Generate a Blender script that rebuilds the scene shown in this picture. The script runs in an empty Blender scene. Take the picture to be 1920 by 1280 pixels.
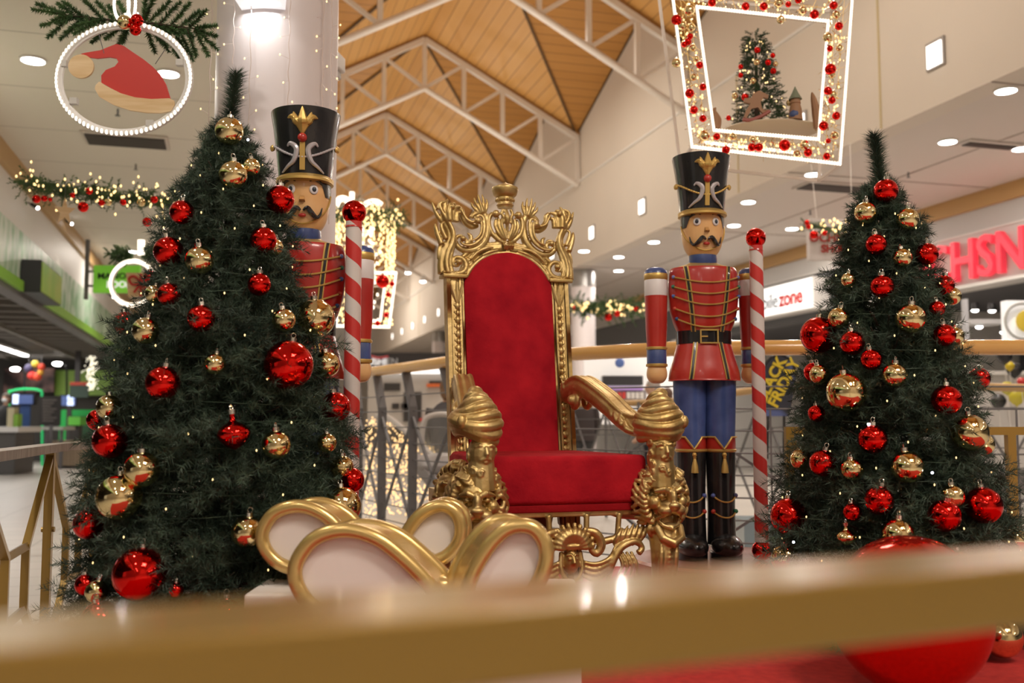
import bpy, bmesh, math, random
import numpy as np
from mathutils import Matrix, Vector, Euler
random.seed(7)
SC = bpy.context.scene
COL = SC.collection
PI = math.pi
def R(d): return math.radians(d)

# ---------------------------------------------------------------- camera
EYE = 1.2
PITCH = math.atan(150/1866.7)
cam_d = bpy.data.cameras.new('camera'); cam = bpy.data.objects.new('camera', cam_d); COL.objects.link(cam)
cam.location = (0, 0, EYE); cam.rotation_euler = (PI/2+PITCH, 0, 0)
cam_d.lens = 35; cam_d.sensor_width = 36; cam_d.clip_start = 0.05; cam_d.clip_end = 200
cam_d.dof.use_dof = True; cam_d.dof.focus_distance = 4.15; cam_d.dof.aperture_fstop = 2.1
SC.camera = cam
# ---------------------------------------------------------------- world and exposure
w = bpy.data.worlds.new('world'); SC.world = w; w.use_nodes = True
bg = w.node_tree.nodes['Background']; bg.inputs[0].default_value = (1.0, 0.88, 0.76, 1); bg.inputs[1].default_value = 0.35
SC.view_settings.view_transform = 'Standard'; SC.view_settings.look = 'None'
SC.view_settings.exposure = 0.0; SC.view_settings.gamma = 1.0; SC.view_settings.use_curve_mapping = False
# ---------------------------------------------------------------- added fill lights of the hall
TH = math.atan(530/1866.7)             # the mall axis is turned to the left of the view
MALL = Matrix.Rotation(TH, 4, 'Z')      # local x = across (b), local y = along (a)
def M(b, a, z): return MALL @ Vector((b, a, z))
def area(name, loc, size, power, color=(1, .90, .78), rot=(0, 0, 0), size_y=None):
    d = bpy.data.lights.new(name, 'AREA'); d.energy = power; d.color = color; d.size = size
    if size_y: d.shape = 'RECTANGLE'; d.size_y = size_y
    o = bpy.data.objects.new(name, d); COL.objects.link(o); o.location = loc; o.rotation_euler = rot
    return o
# fill lights without fixtures, added overhead to brighten the stage and the hall
area('hall_fill', (-2.0, -1.2, 6.2), 1.2, 150, rot=(R(24), 0, R(-12)))
area('hall_fill', (2.6, -0.8, 6.2), 1.2, 150, rot=(R(22), 0, R(18)))
area('hall_fill', M(4, 9, 7.6), 1.6, 150, rot=(0, 0, TH))
area('hall_fill', M(4, 17, 8.0), 1.6, 190, rot=(0, 0, TH))
area('hall_fill', M(4, 28, 8.0), 1.6, 240, rot=(0, 0, TH))
area('hall_fill', M(4, 42, 8.0), 2.0, 500, rot=(0, 0, TH))
# upward fill without fixtures, added along the middle to brighten the timber roof
for a_, p_ in ((5, 34), (10, 44), (15, 50), (20.5, 52), (26, 52), (32, 56), (38, 60), (46, 80)):
    area('roof_fill', M(3.9, a_, 5.0), 1.2, p_, color=(1, .9, .76), rot=(PI, 0, TH))

# ---------------------------------------------------------------- helpers
FWD = Vector((0, math.cos(PITCH), math.sin(PITCH))); UPV = Vector((0, -math.sin(PITCH), math.cos(PITCH)))
def ray(px, py): return Vector((1, 0, 0))*((px-960)/1866.7) + UPV*((640-py)/1866.7) + FWD
def at(px, py, Y):
    d = ray(px, py); return Vector((0, 0, EYE)) + d*(Y/d.y)
def at_z(px, py, z):
    d = ray(px, py); return Vector((0, 0, EYE)) + d*((z-EYE)/d.z)
def at_b(px, py, b):                    # the point of a plane across = b of the mall
    d = ray(px, py); n = Vector((math.cos(TH), math.sin(TH), 0)); return Vector((0, 0, EYE)) + d*(b/d.dot(n))
def to_mall(p): return MALL.inverted() @ p

def tag(o, label=None, cat=None, group=None, kind=None):
    if label: o['label'] = label
    if cat: o['category'] = cat
    if group: o['group'] = group
    if kind: o['kind'] = kind
    return o
def empty(name, loc=(0, 0, 0), rz=0, label=None, cat=None, group=None):
    o = bpy.data.objects.new(name, None); COL.objects.link(o); o.location = loc; o.rotation_euler = (0, 0, rz)
    o.empty_display_size = .1
    return tag(o, label, cat, group)
def kids(o): return [c for c in bpy.data.objects if c.parent == o]
def copy_tree(o, parent=None, depth=0, swap=None):
    c = o.copy(); COL.objects.link(c); c.parent = parent
    if swap and c.type == 'MESH' and c.name.split('.')[0] in swap:
        c.data = c.data.copy(); c.data.materials.clear(); c.data.materials.append(swap[c.name.split('.')[0]])
    for ch in kids(o): copy_tree(ch, c, depth+1, swap)
    return c
def catmull(pts, n=6):
    P = [Vector(p) for p in pts]; out = []
    for i in range(len(P)-1):
        p0 = P[max(i-1, 0)]; p1 = P[i]; p2 = P[i+1]; p3 = P[min(i+2, len(P)-1)]
        for k in range(n):
            t = k/n
            out.append(.5*((2*p1)+(p2-p0)*t+(2*p0-5*p1+4*p2-p3)*t*t+(3*p1-p0-3*p2+p3)*t**3))
    out.append(P[-1]); return out
def lerp_list(r, n):
    if not hasattr(r, '__len__'): return [r]*n
    return [float(np.interp(i/(n-1)*(len(r)-1), range(len(r)), r)) for i in range(n)]

class MB:
    def __init__(s): s.v = []; s.f = []; s.mi = []; s.m = Matrix.Identity(4); s.k = 0
    def add(s, vs, fs):
        o = len(s.v); m = s.m
        s.v += [tuple(m @ Vector(v)) for v in vs]
        s.f += [tuple(i+o for i in f) for f in fs]; s.mi += [s.k]*len(fs)
        return s
    def box(s, c, d, rot=None):
        x, y, z = d[0]/2, d[1]/2, d[2]/2
        vs = [Vector((i*x, j*y, k*z)) for i in (-1, 1) for j in (-1, 1) for k in (-1, 1)]
        if rot is not None: vs = [rot @ v for v in vs]
        c = Vector(c); return s.add([v+c for v in vs], [(0,1,3,2),(4,6,7,5),(0,4,5,1),(2,3,7,6),(0,2,6,4),(1,5,7,3)])
    def rbox(s, c, d, r=.01, rot=None):      # box with bevelled edges
        bm = bmesh.new(); bmesh.ops.create_cube(bm, size=1)
        for v in bm.verts: v.co = Vector((v.co.x*d[0], v.co.y*d[1], v.co.z*d[2]))
        bmesh.ops.bevel(bm, geom=list(bm.edges), offset=r, segments=3, profile=.5, affect='EDGES')
        c = Vector(c); rr = rot if rot is not None else Matrix.Identity(3)
        s.add([rr @ v.co + c for v in bm.verts], [tuple(v.index for v in f.verts) for f in bm.faces]); bm.free(); return s
    def bar(s, a, b, wd, th=None, up=(0, 0, 1)):
        a = Vector(a); b = Vector(b); d = b-a; L = d.length; th = th or wd
        z = d.normalized(); x = Vector(up).cross(z)
        if x.length < 1e-4: x = Vector((1, 0, 0)).cross(z)
        x.normalize(); y = z.cross(x)
        rot = Matrix((x, y, z)).transposed()
        return s.box((a+b)/2, (wd, th, L), rot)
    def tube(s, pts, r, seg=8, flat=1.0, up=None, cap=True):
        P = [Vector(p) for p in pts]; n = len(P); rr = lerp_list(r, n); vs = []; fs = []
        t0 = (P[1]-P[0]).normalized()
        x = Vector(up) if up is not None else (Vector((0, 0, 1)) if abs(t0.z) < .9 else Vector((1, 0, 0)))
        for i in range(n):
            t = (P[min(i+1, n-1)]-P[max(i-1, 0)])
            t = t.normalized() if t.length > 1e-9 else t0
            x = x - t*x.dot(t)
            if x.length < 1e-6: x = t.orthogonal()
            x.normalize(); y = t.cross(x)
            for k in range(seg):
                a = 2*PI*k/seg; vs.append(P[i]+(x*math.cos(a)*flat+y*math.sin(a))*rr[i])
        for i in range(n-1):
            for k in range(seg):
                a = i*seg+k; b = i*seg+(k+1) % seg; fs.append((a, b, b+seg, a+seg))
        if cap: fs.append(tuple(range(seg))[::-1]); fs.append(tuple(range((n-1)*seg, n*seg)))
        return s.add(vs, fs)
    def lathe(s, prof, c=(0, 0, 0), seg=32, sy=1.0, arc=None):
        c = Vector(c); vs = []; fs = []; n = len(prof)
        for r, z in prof:
            for k in range(seg):
                a = 2*PI*k/seg; vs.append(c+Vector((r*math.cos(a), r*sy*math.sin(a), z)))
        for i in range(n-1):
            for k in range(seg):
                a = i*seg+k; b = i*seg+(k+1) % seg; fs.append((a, b, b+seg, a+seg))
        if prof[0][0] > 1e-5: fs.append(tuple(range(seg))[::-1])
        if prof[-1][0] > 1e-5: fs.append(tuple(range((n-1)*seg, n*seg)))
        return s.add(vs, fs)
    def ell(s, c, d, seg=16, rot=None):
        vs = []; fs = []; h = max(6, seg//2); c = Vector(c)
        for i in range(h+1):
            t = PI*i/h
            for k in range(seg):
                a = 2*PI*k/seg; v = Vector((math.sin(t)*math.cos(a)*d[0], math.sin(t)*math.sin(a)*d[1], math.cos(t)*d[2]))
                vs.append((rot @ v if rot is not None else v)+c)
        for i in range(h):
            for k in range(seg):
                a = i*seg+k; b = i*seg+(k+1) % seg; fs.append((a, a+seg, b+seg, b))
        return s.add(vs, fs)
    def ball(s, c, r, seg=16): return s.ell(c, (r, r, r), seg)
    def prism(s, poly, y0, y1):           # polygon in the xz plane, extruded along y
        n = len(poly); vs = [(p[0], y0, p[1]) for p in poly]+[(p[0], y1, p[1]) for p in poly]
        fs = [tuple(range(n)), tuple(range(n, 2*n))[::-1]]+[(i, i+n, (i+1) % n+n, (i+1) % n) for i in range(n)]
        return s.add(vs, fs)
    def build(s, name, mats, parent=None, smooth=True, angle=38, kind=None):
        me = bpy.data.meshes.new(name); me.from_pydata(s.v, [], s.f)
        if not isinstance(mats, (list, tuple)): mats = [mats]
        for m in mats: me.materials.append(m)
        if len(mats) > 1: me.polygons.foreach_set('material_index', s.mi)
        bm = bmesh.new(); bm.from_mesh(me); bmesh.ops.remove_doubles(bm, verts=bm.verts, dist=1e-6)
        bmesh.ops.recalc_face_normals(bm, faces=bm.faces); bm.to_mesh(me); bm.free()
        if smooth:
            me.polygons.foreach_set('use_smooth', [True]*len(me.polygons)); me.set_sharp_from_angle(angle=R(angle))
        o = bpy.data.objects.new(name, me); COL.objects.link(o); o.parent = parent
        if kind: o['kind'] = kind
        return o
def struct(name, mb, mats, smooth=False): return mb.build(name, mats, None, smooth, kind='structure')
def mallmb():
    b = MB(); b.m = MALL.copy(); return b
def place(o, mat): o.matrix_world = mat; return o
def sculpt(o, voxel=.004, smooth=2):
    m = o.modifiers.new('fuse', 'REMESH'); m.mode = 'VOXEL'; m.voxel_size = voxel; m.use_smooth_shade = True
    if smooth:
        q = o.modifiers.new('soften', 'SMOOTH'); q.factor = .5; q.iterations = smooth
    return o
def lettering(body, size, depth, mat, parent, mx, bold=0.0, name='lettering', align='CENTER', width=1.0, squash=None):
    cu = bpy.data.curves.new('text', 'FONT'); cu.body = body; cu.size = size; cu.extrude = depth; cu.offset = bold
    cu.align_x = align; cu.align_y = 'CENTER'; cu.resolution_u = 3
    t = bpy.data.objects.new('text', cu); COL.objects.link(t)
    dg = bpy.context.evaluated_depsgraph_get(); me = bpy.data.meshes.new_from_object(t.evaluated_get(dg))
    bpy.data.objects.remove(t); bpy.data.curves.remove(cu)
    me.transform(mx @ Matrix.Diagonal((width, 1, 1, 1)) @ Matrix.Identity(4))
    me.materials.clear(); me.materials.append(mat)
    o = bpy.data.objects.new(name, me); COL.objects.link(o); o.parent = parent
    return o

# ---------------------------------------------------------------- materials
def mat(name, col, rough=.5, metal=0.0, emit=0.0, ecol=None, coat=0.0, spec=None, trans=0.0, alpha=1.0):
    m = bpy.data.materials.new(name); m.use_nodes = True; p = m.node_tree.nodes['Principled BSDF']
    p.inputs['Base Color'].default_value = (*col, 1); p.inputs['Roughness'].default_value = rough
    p.inputs['Metallic'].default_value = metal
    if emit: p.inputs['Emission Color'].default_value = (*(ecol or col), 1); p.inputs['Emission Strength'].default_value = emit
    if coat: p.inputs['Coat Weight'].default_value = coat; p.inputs['Coat Roughness'].default_value = .08
    if spec is not None: p.inputs['Specular IOR Level'].default_value = spec
    if trans: p.inputs['Transmission Weight'].default_value = trans
    if alpha < 1: p.inputs['Alpha'].default_value = alpha
    return m
def nodes(m): return m.node_tree.nodes, m.node_tree.links, m.node_tree.nodes['Principled BSDF']
def vary(m, c1, c2, scale=5, detail=3, coords='Object', stretch=(1, 1, 1), lo=.35, hi=.65, bump=0.0, bscale=None):
    n, l, p = nodes(m); tc = n.new('ShaderNodeTexCoord'); mp = n.new('ShaderNodeMapping'); mp.inputs['Scale'].default_value = stretch
    nz = n.new('ShaderNodeTexNoise'); nz.inputs['Scale'].default_value = scale; nz.inputs['Detail'].default_value = detail
    cr = n.new('ShaderNodeValToRGB'); cr.color_ramp.elements[0].position = lo; cr.color_ramp.elements[1].position = hi
    cr.color_ramp.elements[0].color = (*c1, 1); cr.color_ramp.elements[1].color = (*c2, 1)
    l.new(tc.outputs[coords], mp.inputs[0]); l.new(mp.outputs[0], nz.inputs['Vector']); l.new(nz.outputs[0], cr.inputs[0]); l.new(cr.outputs[0], p.inputs['Base Color'])
    if bump:
        b = n.new('ShaderNodeBump'); b.inputs['Strength'].default_value = bump; b.inputs['Distance'].default_value = .01
        if bscale:
            n2 = n.new('ShaderNodeTexNoise'); n2.inputs['Scale'].default_value = bscale; n2.inputs['Detail'].default_value = 2
            l.new(mp.outputs[0], n2.inputs['Vector']); l.new(n2.outputs[0], b.inputs['Height'])
        else: l.new(nz.outputs[0], b.inputs['Height'])
        l.new(b.outputs[0], p.inputs['Normal'])
    return m
def planks(m, axis, width, c1, c2, groove=(.16, .07, .02)):      # timber boards with dark joints across one object axis
    n, l, p = nodes(m); tc = n.new('ShaderNodeTexCoord'); sx = n.new('ShaderNodeSeparateXYZ'); l.new(tc.outputs['Object'], sx.inputs[0])
    d = n.new('ShaderNodeMath'); d.operation = 'DIVIDE'; d.inputs[1].default_value = width; l.new(sx.outputs[axis], d.inputs[0])
    fr = n.new('ShaderNodeMath'); fr.operation = 'FRACT'; l.new(d.outputs[0], fr.inputs[0])
    fl = n.new('ShaderNodeMath'); fl.operation = 'FLOOR'; l.new(d.outputs[0], fl.inputs[0])
    wn = n.new('ShaderNodeTexWhiteNoise'); wn.noise_dimensions = '1D'; l.new(fl.outputs[0], wn.inputs['W'])
    mp = n.new('ShaderNodeMapping'); sc = [.35, .35, .35]; sc[axis] = 6; mp.inputs['Scale'].default_value = sc; l.new(tc.outputs['Object'], mp.inputs[0])
    nz = n.new('ShaderNodeTexNoise'); nz.inputs['Scale'].default_value = 1.6; nz.inputs['Detail'].default_value = 4; l.new(mp.outputs[0], nz.inputs['Vector'])
    ad = n.new('ShaderNodeMath'); ad.operation = 'MULTIPLY_ADD'; ad.inputs[1].default_value = .45; l.new(wn.outputs[0], ad.inputs[0]); 
    mu = n.new('ShaderNodeMath'); mu.operation = 'MULTIPLY'; mu.inputs[1].default_value = .7; l.new(nz.outputs[0], mu.inputs[0]); l.new(mu.outputs[0], ad.inputs[2])
    mx = n.new('ShaderNodeMix'); mx.data_type = 'RGBA'; mx.inputs[6].default_value = (*c1, 1); mx.inputs[7].default_value = (*c2, 1); l.new(ad.outputs[0], mx.inputs[0])
    gt = n.new('ShaderNodeMath'); gt.operation = 'LESS_THAN'; gt.inputs[1].default_value = .07; l.new(fr.outputs[0], gt.inputs[0])
    m2 = n.new('ShaderNodeMix'); m2.data_type = 'RGBA'; m2.inputs[7].default_value = (*groove, 1); l.new(mx.outputs[2], m2.inputs[6]); l.new(gt.outputs[0], m2.inputs[0])
    l.new(m2.outputs[2], p.inputs['Base Color']); return m
def tiles(m, sx_, sy_, c1, c2, joint, jw=.012):
    n, l, p = nodes(m); tc = n.new('ShaderNodeTexCoord'); mp = n.new('ShaderNodeMapping')
    mp.inputs['Rotation'].default_value = (0, 0, -TH); l.new(tc.outputs['Object'], mp.inputs[0])
    b = n.new('ShaderNodeTexBrick'); b.offset = 0; b.inputs['Color1'].default_value = (*c1, 1); b.inputs['Color2'].default_value = (*c2, 1); b.inputs['Mortar'].default_value = (*joint, 1)
    b.inputs['Scale'].default_value = 1; b.inputs['Mortar Size'].default_value = jw; b.inputs['Brick Width'].default_value = sx_; b.inputs['Row Height'].default_value = sy_
    l.new(mp.outputs[0], b.inputs['Vector']); l.new(b.outputs[0], p.inputs['Base Color']); return m

G = {}
G['ceil'] = tiles(mat('painted_ceiling', (.6, .56, .5), .7), 3.2, 1.6, (.74, .69, .62), (.72, .67, .60), (.48, .44, .39), .014)
G['ceil_r'] = mat('painted_soffit', (.64, .58, .53), .7)
G['wall'] = vary(mat('cream_plaster', (.66, .59, .51), .75), (.65, .585, .51), (.69, .62, .54), .4)
G['white'] = mat('white_paint', (.75, .73, .7), .5)
G['fascia'] = mat('grey_white_fascia', (.58, .56, .54), .5)
G['floor'] = tiles(mat('floor_tiles', (.6, .56, .52), .32), .9, .45, (.56, .53, .48), (.60, .56, .51), (.42, .39, .35))
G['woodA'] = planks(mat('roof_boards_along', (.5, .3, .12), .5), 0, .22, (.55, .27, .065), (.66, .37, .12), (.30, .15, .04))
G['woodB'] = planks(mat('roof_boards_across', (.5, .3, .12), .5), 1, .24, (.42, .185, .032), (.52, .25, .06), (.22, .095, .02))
G['woodtrim'] = mat('oak_band', (.50, .32, .14), .5)
G['steel_white'] = mat('white_steel', (.74, .68, .62), .45)
G['lamp'] = mat('lamp_glow', (1, .95, .9), .5, emit=16, ecol=(1, .95, .9))
G['lampwin'] = mat('wall_light_glow', (1, .95, .9), .5, emit=2.2, ecol=(1, .95, .88))
G['led'] = mat('led_rope_glow', (1, .9, .75), .5, emit=1.7, ecol=(1, .88, .72))
G['bulb'] = mat('warm_bulb_glow', (1, .8, .5), .5, emit=1.9, ecol=(1, .68, .28))
G['bulbw'] = mat('cool_bulb_glow', (.8, .85, 1), .5, emit=7, ecol=(.75, .82, 1))
G['darkmetal'] = mat('dark_metal', (.03, .03, .03), .5)
G['black'] = mat('black_paint', (.012, .012, .014), .35)
G['steel'] = mat('grey_painted_steel', (.15, .145, .15), .5, .3)
G['gold'] = vary(mat('antique_gold', (.7, .47, .16), .44, .85), (.47, .32, .115), (.61, .45, .20), 14, 3, bump=.12, bscale=60)
G['goldpaint'] = mat('gold_paint', (.58, .38, .11), .38, .55)
G['fencegold'] = mat('fence_gold_paint', (.36, .22, .04), .3, .35, coat=.4)
G['bowgold'] = mat('bow_gold', (.60, .42, .15), .26, .6, coat=.3)
G['bowwhite'] = mat('bow_white', (.78, .72, .68), .5)
G['redpaint'] = vary(mat('red_lacquer', (.55, .03, .02), .28, coat=.3), (.40, .020, .016), (.48, .035, .024), 6, bump=.02, bscale=30)
G['bluepaint'] = vary(mat('blue_lacquer', (.05, .08, .25), .3, coat=.3), (.035, .06, .19), (.07, .11, .30), 9, bump=.02, bscale=30)
G['blackpaint'] = vary(mat('black_lacquer', (.012, .012, .014), .25, coat=.4), (.010, .010, .011), (.022, .020, .022), 9)
G['whitepaint'] = mat('white_lacquer', (.72, .68, .68), .4)
G['skinpaint'] = vary(mat('painted_face', (.78, .46, .20), .35, coat=.2), (.74, .42, .17), (.82, .52, .25), 8)
G['silver'] = mat('silver_paint', (.55, .52, .55), .35, .4)
G['cape'] = mat('grey_shoulder', (.5, .45, .4), .5)
def velvet(name, c1, c2):
    m = vary(mat(name, c1, .85), c1, c2, 9, 5, lo=.3, hi=.75, bump=.25, bscale=70); n, l, p = nodes(m)
    p.inputs['Sheen Weight'].default_value = .35; p.inputs['Sheen Roughness'].default_value = .35; p.inputs['Sheen Tint'].default_value = (1, .12, .1, 1); p.inputs['Specular IOR Level'].default_value = .15
    return m
G['velvet'] = velvet('red_velvet', (.27, .003, .011), (.45, .010, .019))
G['carpet'] = vary(mat('red_carpet', (.40, .015, .012), .9), (.36, .012, .010), (.46, .022, .016), 30)
def bauble(name, c, rough):
    m = mat(name, c, rough, 1.0); n, l, p = nodes(m); tc = n.new('ShaderNodeTexCoord'); nz = n.new('ShaderNodeTexNoise')
    nz.inputs['Scale'].default_value = 26; nz.inputs['Detail'].default_value = 1; b = n.new('ShaderNodeBump'); b.inputs['Strength'].default_value = .34; b.inputs['Distance'].default_value = .004
    l.new(tc.outputs['Object'], nz.inputs['Vector']); l.new(nz.outputs[0], b.inputs['Height']); l.new(b.outputs[0], p.inputs['Normal']); return m
G['balR'] = bauble('red_bauble_glass', (.80, .018, .014), .07)
G['balG'] = bauble('gold_bauble_glass', (.86, .70, .38), .06)
G['balBig'] = mat('red_ball_lacquer', (.62, .02, .01), .08, .75)
def needle(name, c1, c2):
    return vary(mat(name, c1, .6), c1, c2, 9, 2, lo=.35, hi=.7)
G['needle'] = needle('fir_needles', (.016, .034, .021), (.066, .105, .066))
G['needle2'] = needle('fresh_fir_needles', (.03, .075, .022), (.085, .17, .05))
G['bark'] = mat('bark', (.05, .03, .02), .9)
G['glass'] = mat('clear_glass', (.85, .92, .9), .05, trans=.9, alpha=.35)
G['chrome'] = mat('ornament_cap_metal', (.75, .72, .65), .2, 1)
# ================================================================ the setting
b = mallmb(); b.box((4, 31, -.1), (46, 90, .2)); struct('floor', b, G['floor'])
# left side: ceiling, timber band, white wall, shop opening
BL, BR0, BR, BS = -2.85, .35, 7.5, 11.0
b = mallmb(); b.box(((BL+BR0)/2, 31, 4.8), (BR0-BL, 90, .2)); struct('ceiling', b, G['ceil'])
b = mallmb(); b.box((BR0+.15, 31, 5.9), (.3, 90, 2.4)); b.box((BR0+.15, 31, 7.4), (.3, 90, .6)); struct('wall_left', b, G['wall'])
b = mallmb(); b.box((BL-.15, 31, 4.265), (.3, 90, .87)); struct('wall_shop_side', b, G['white'])
b = mallmb(); b.box((BL+.04, 31, 4.57), (.08, 90, .26)); struct('trim_1', b, G['woodtrim'])
# the bulkhead on the right with its stepped gables
AK = [21+5.5*(k-2) for k in range(-2, 9)]          # truss stations
EZ, RZ, RB = 7.7, 9.6, 3.93
b = mallmb(); b.box((BR+.15, 31, 5.65), (.3, 90, 1.9))
struct('wall_right', b, G['wall'])
b = mallmb()
for s, bb in ((1, BR), (-1, BR0)):
    x0, x1 = (bb, bb+.3) if s > 0 else (bb, bb+.3)
    for k in range(1, len(AK)):
        a0, a1 = AK[k-1], AK[k]
        b.add([(x0, a0, 6.6), (x0, a1, 6.6), (x0, a1, EZ), (x0, a0, RZ), (x1, a0, 6.6), (x1, a1, 6.6), (x1, a1, EZ), (x1, a0, RZ)],
              [(0,1,2,3), (7,6,5,4), (0,4,5,1), (1,5,6,2), (2,6,7,3), (3,7,4,0)])
struct('wall_gables', b, G['wall'])
b = mallmb(); b.box((BR-.015, 31, 6.6), (.03, 90, .04)); struct('trim_2', b, G['white'])
b = mallmb()
for a_ in (10.1, 13.6, 27.0, 40.5): b.box((BR-.004, a_, 5.65), (.012, .03, 1.86))
struct('trim_3', b, mat('yellow_lit_joint', (.55, .45, .25), .6))  # yellow colour stands in for light caught in the wall grooves
# folded timber roof : boards along on the first panels, boards across on the second
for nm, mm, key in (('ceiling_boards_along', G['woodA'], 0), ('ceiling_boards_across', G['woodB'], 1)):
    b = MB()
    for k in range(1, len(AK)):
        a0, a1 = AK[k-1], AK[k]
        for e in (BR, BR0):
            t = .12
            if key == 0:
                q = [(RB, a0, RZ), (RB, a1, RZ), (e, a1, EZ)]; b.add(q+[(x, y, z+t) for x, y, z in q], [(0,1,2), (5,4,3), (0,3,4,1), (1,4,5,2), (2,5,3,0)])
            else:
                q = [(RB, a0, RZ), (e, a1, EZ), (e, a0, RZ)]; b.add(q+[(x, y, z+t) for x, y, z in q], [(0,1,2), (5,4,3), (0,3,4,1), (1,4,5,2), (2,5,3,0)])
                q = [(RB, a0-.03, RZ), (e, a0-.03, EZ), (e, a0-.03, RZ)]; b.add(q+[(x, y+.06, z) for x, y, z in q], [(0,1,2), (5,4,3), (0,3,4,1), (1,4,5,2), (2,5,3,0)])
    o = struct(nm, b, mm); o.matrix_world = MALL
# dark fold joints and brown edge boards along the trusses
b = mallmb()
for k in range(1, len(AK)):
    for e in (BR, BR0): b.bar((RB, AK[k-1], RZ-.02), (e, AK[k], EZ-.02), .045, .03)
    for e, s in ((BR, 1), (BR0, -1)): b.bar((e-s*.02, AK[k], EZ), (e-s*.02, AK[k-1], RZ), .03, .05)
struct('trim_4', b, mat('joint_brown', (.10, .05, .015), .7))
b = mallmb()
for k in range(len(AK)):
    for e in (BR, BR0): b.bar((RB, AK[k]-.12, RZ-.04), (e, AK[k]-.12, EZ-.04), .16, .10)
struct('trim_5', b, mat('edge_board', (.42, .22, .07), .6))
# trusses
TRL = ['nearest white steel roof truss, cropped by the top edge over the hanging lantern', 'second white steel roof truss, cropped at the top', 'white roof truss whose peak meets the top of the frame, above the throne', 'fourth white roof truss, behind the one peaking above the throne']
for k, ak in enumerate(AK):
    if k == 0: continue
    lab = {1: 'white steel roof truss closest overhead', 2: 'white steel roof truss crossing the upper right corner of the timber roof',
           3: 'large white roof truss, cropped by the top edge left of the lantern', 4: 'white roof truss peaking between the column and the throne crown',
           5: 'white roof truss ending right behind the throne crest'}.get(k, 'distant white roof truss far down the mall')
    root = empty('roof_truss', M(0, ak-.2, 0), TH, lab, 'roof truss', 'white trusses under the timber roof')
    tc_, bc_, wb, D = MB(), MB(), MB(), 1.08
    for s, e in ((1, BR-.06), (-1, BR0+.06)):
        tc_.bar((RB, 0, RZ-.12), (e, 0, EZ-.12), .11, .11); bc_.tube([(RB, 0, RZ-.12-D), (e, 0, EZ-.12-D)], .062, 10)
        for i in range(4):
            t0, t1 = i/4, (i+1)/4
            p = lambda t, z: (RB+(e-RB)*t, 0, RZ-.12+(EZ-RZ)*t-z)
            wb.bar(p(t1, 0), p(t1, D), .085, .085); wb.bar(p(t0, D), p(t1, 0), .065, .065)
    wb.bar((RB, 0, RZ-.12), (RB, 0, RZ-.12-D), .085, .085)
    tc_.build('top_chord', G['steel_white'], root, False); bc_.build('bottom_chord', G['steel_white'], root); wb.build('web_bars', G['steel_white'], root, False)
# spotlights on the far truss
for px, py in ((765, 511), (793, 527)):
    p = at_b(px, py, 6.6); root = empty('spotlight', p, TH, 'white spotlight on the far truss, %s of the pair' % ('left' if px < 780 else 'right'), 'spotlight', 'spotlights on the far truss')
    q = MB(); q.lathe([(.05, .22), (.09, .2), (.12, .0), (.11, -.01)], seg=16); q.build('lamp_housing', G['white'], root)
    q = MB(); q.ell((0, 0, 0), (.11, .11, .05)); q.build('lens', G['lamp'], root)
p = at_b(797, 33, RB); root = empty('smoke_detector', p, 0, 'small white round detector hanging from the timber roof peak', 'detector')
q = MB(); q.lathe([(.0, -.06), (.16, -.05), (.2, 0), (.18, .05), (.02, .06), (.02, .6)], seg=20); q.build('detector_body', G['white'], root)
# right side aisle
b = mallmb(); b.box(((BR+BS+.6)/2, 31, 4.8), (BS-BR, 90, .2)); struct('ceiling_right', b, G['ceil_r'])
b = mallmb()
for a_ in (4.6, 8.3, 12.2, 16.4, 21.0, 26, 31): b.box(((BR+BS)/2, a_, 4.695), (BS-BR, .02, .012))
b.box((9.2, 20, 4.695), (.02, 60, .012)); struct('trim_6', b, mat('soffit_joint', (.40, .34, .30), .8))
b = mallmb(); b.box((BS-.02, 31, 4.58), (.10, 90, .26)); struct('trim_7', b, mat('oak_band_right', (.52, .31, .12), .5))
b = mallmb(); b.box((BS+.15, -2.5+9.1, 3.85), (.3, 18.4, 1.2)); b.box((BS+.15, 31, 4.28), (.3, 90, .36)); struct('wall_fascia_right', b, G['fascia'])
b = mallmb(); b.box((BS+.02, 6.0, 3.27), (.34, 19.3, .05)); b.box((BS-.005, 31, 4.1), (.03, 90, .03)); struct('trim_8', b, G['white'])  # broad ceiling fill without fixtures, added to brighten the left shop
b = mallmb(); b.box((BS+.2, 26, 3.65), (.3, 20.4, .88)); struct('wall_fascia_grey', b, mat('anthracite_fascia', (.11, .115, .125), .5))
b = mallmb(); b.box((BS+.2, 54, 3.65), (.3, 36, .88)); struct('wall_fascia_far', b, G['white'])
# shop rooms behind the right side fascia
b = mallmb(); b.box((18, 31, 2), (.2, 90, 4.4)); struct('wall_shops_back', b, mat('shop_back_wall', (.60, .58, .56), .7))
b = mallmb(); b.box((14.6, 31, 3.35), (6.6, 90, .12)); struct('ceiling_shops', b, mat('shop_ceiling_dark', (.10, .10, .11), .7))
b = mallmb()
for a_ in (15.9, 23.5, 31, 40): b.box((14.5, a_, 1.65), (7, .25, 3.3))
struct('wall_shop_partitions', b, G['white'])
b = mallmb(); b.box((9, 63, 5), (30, .3, 12)); struct('wall_end', b, G['wall'])
b = mallmb(); b.box((4, -11, 5), (46, .3, 12)); struct('wall_back', b, G['wall'])
# ceiling over the near part of the hall, behind the first truss
b = mallmb(); b.box((4, -4.4, 9.7), (8, 14, .2)); o = struct('ceiling_near', b, G['woodA'])
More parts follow.
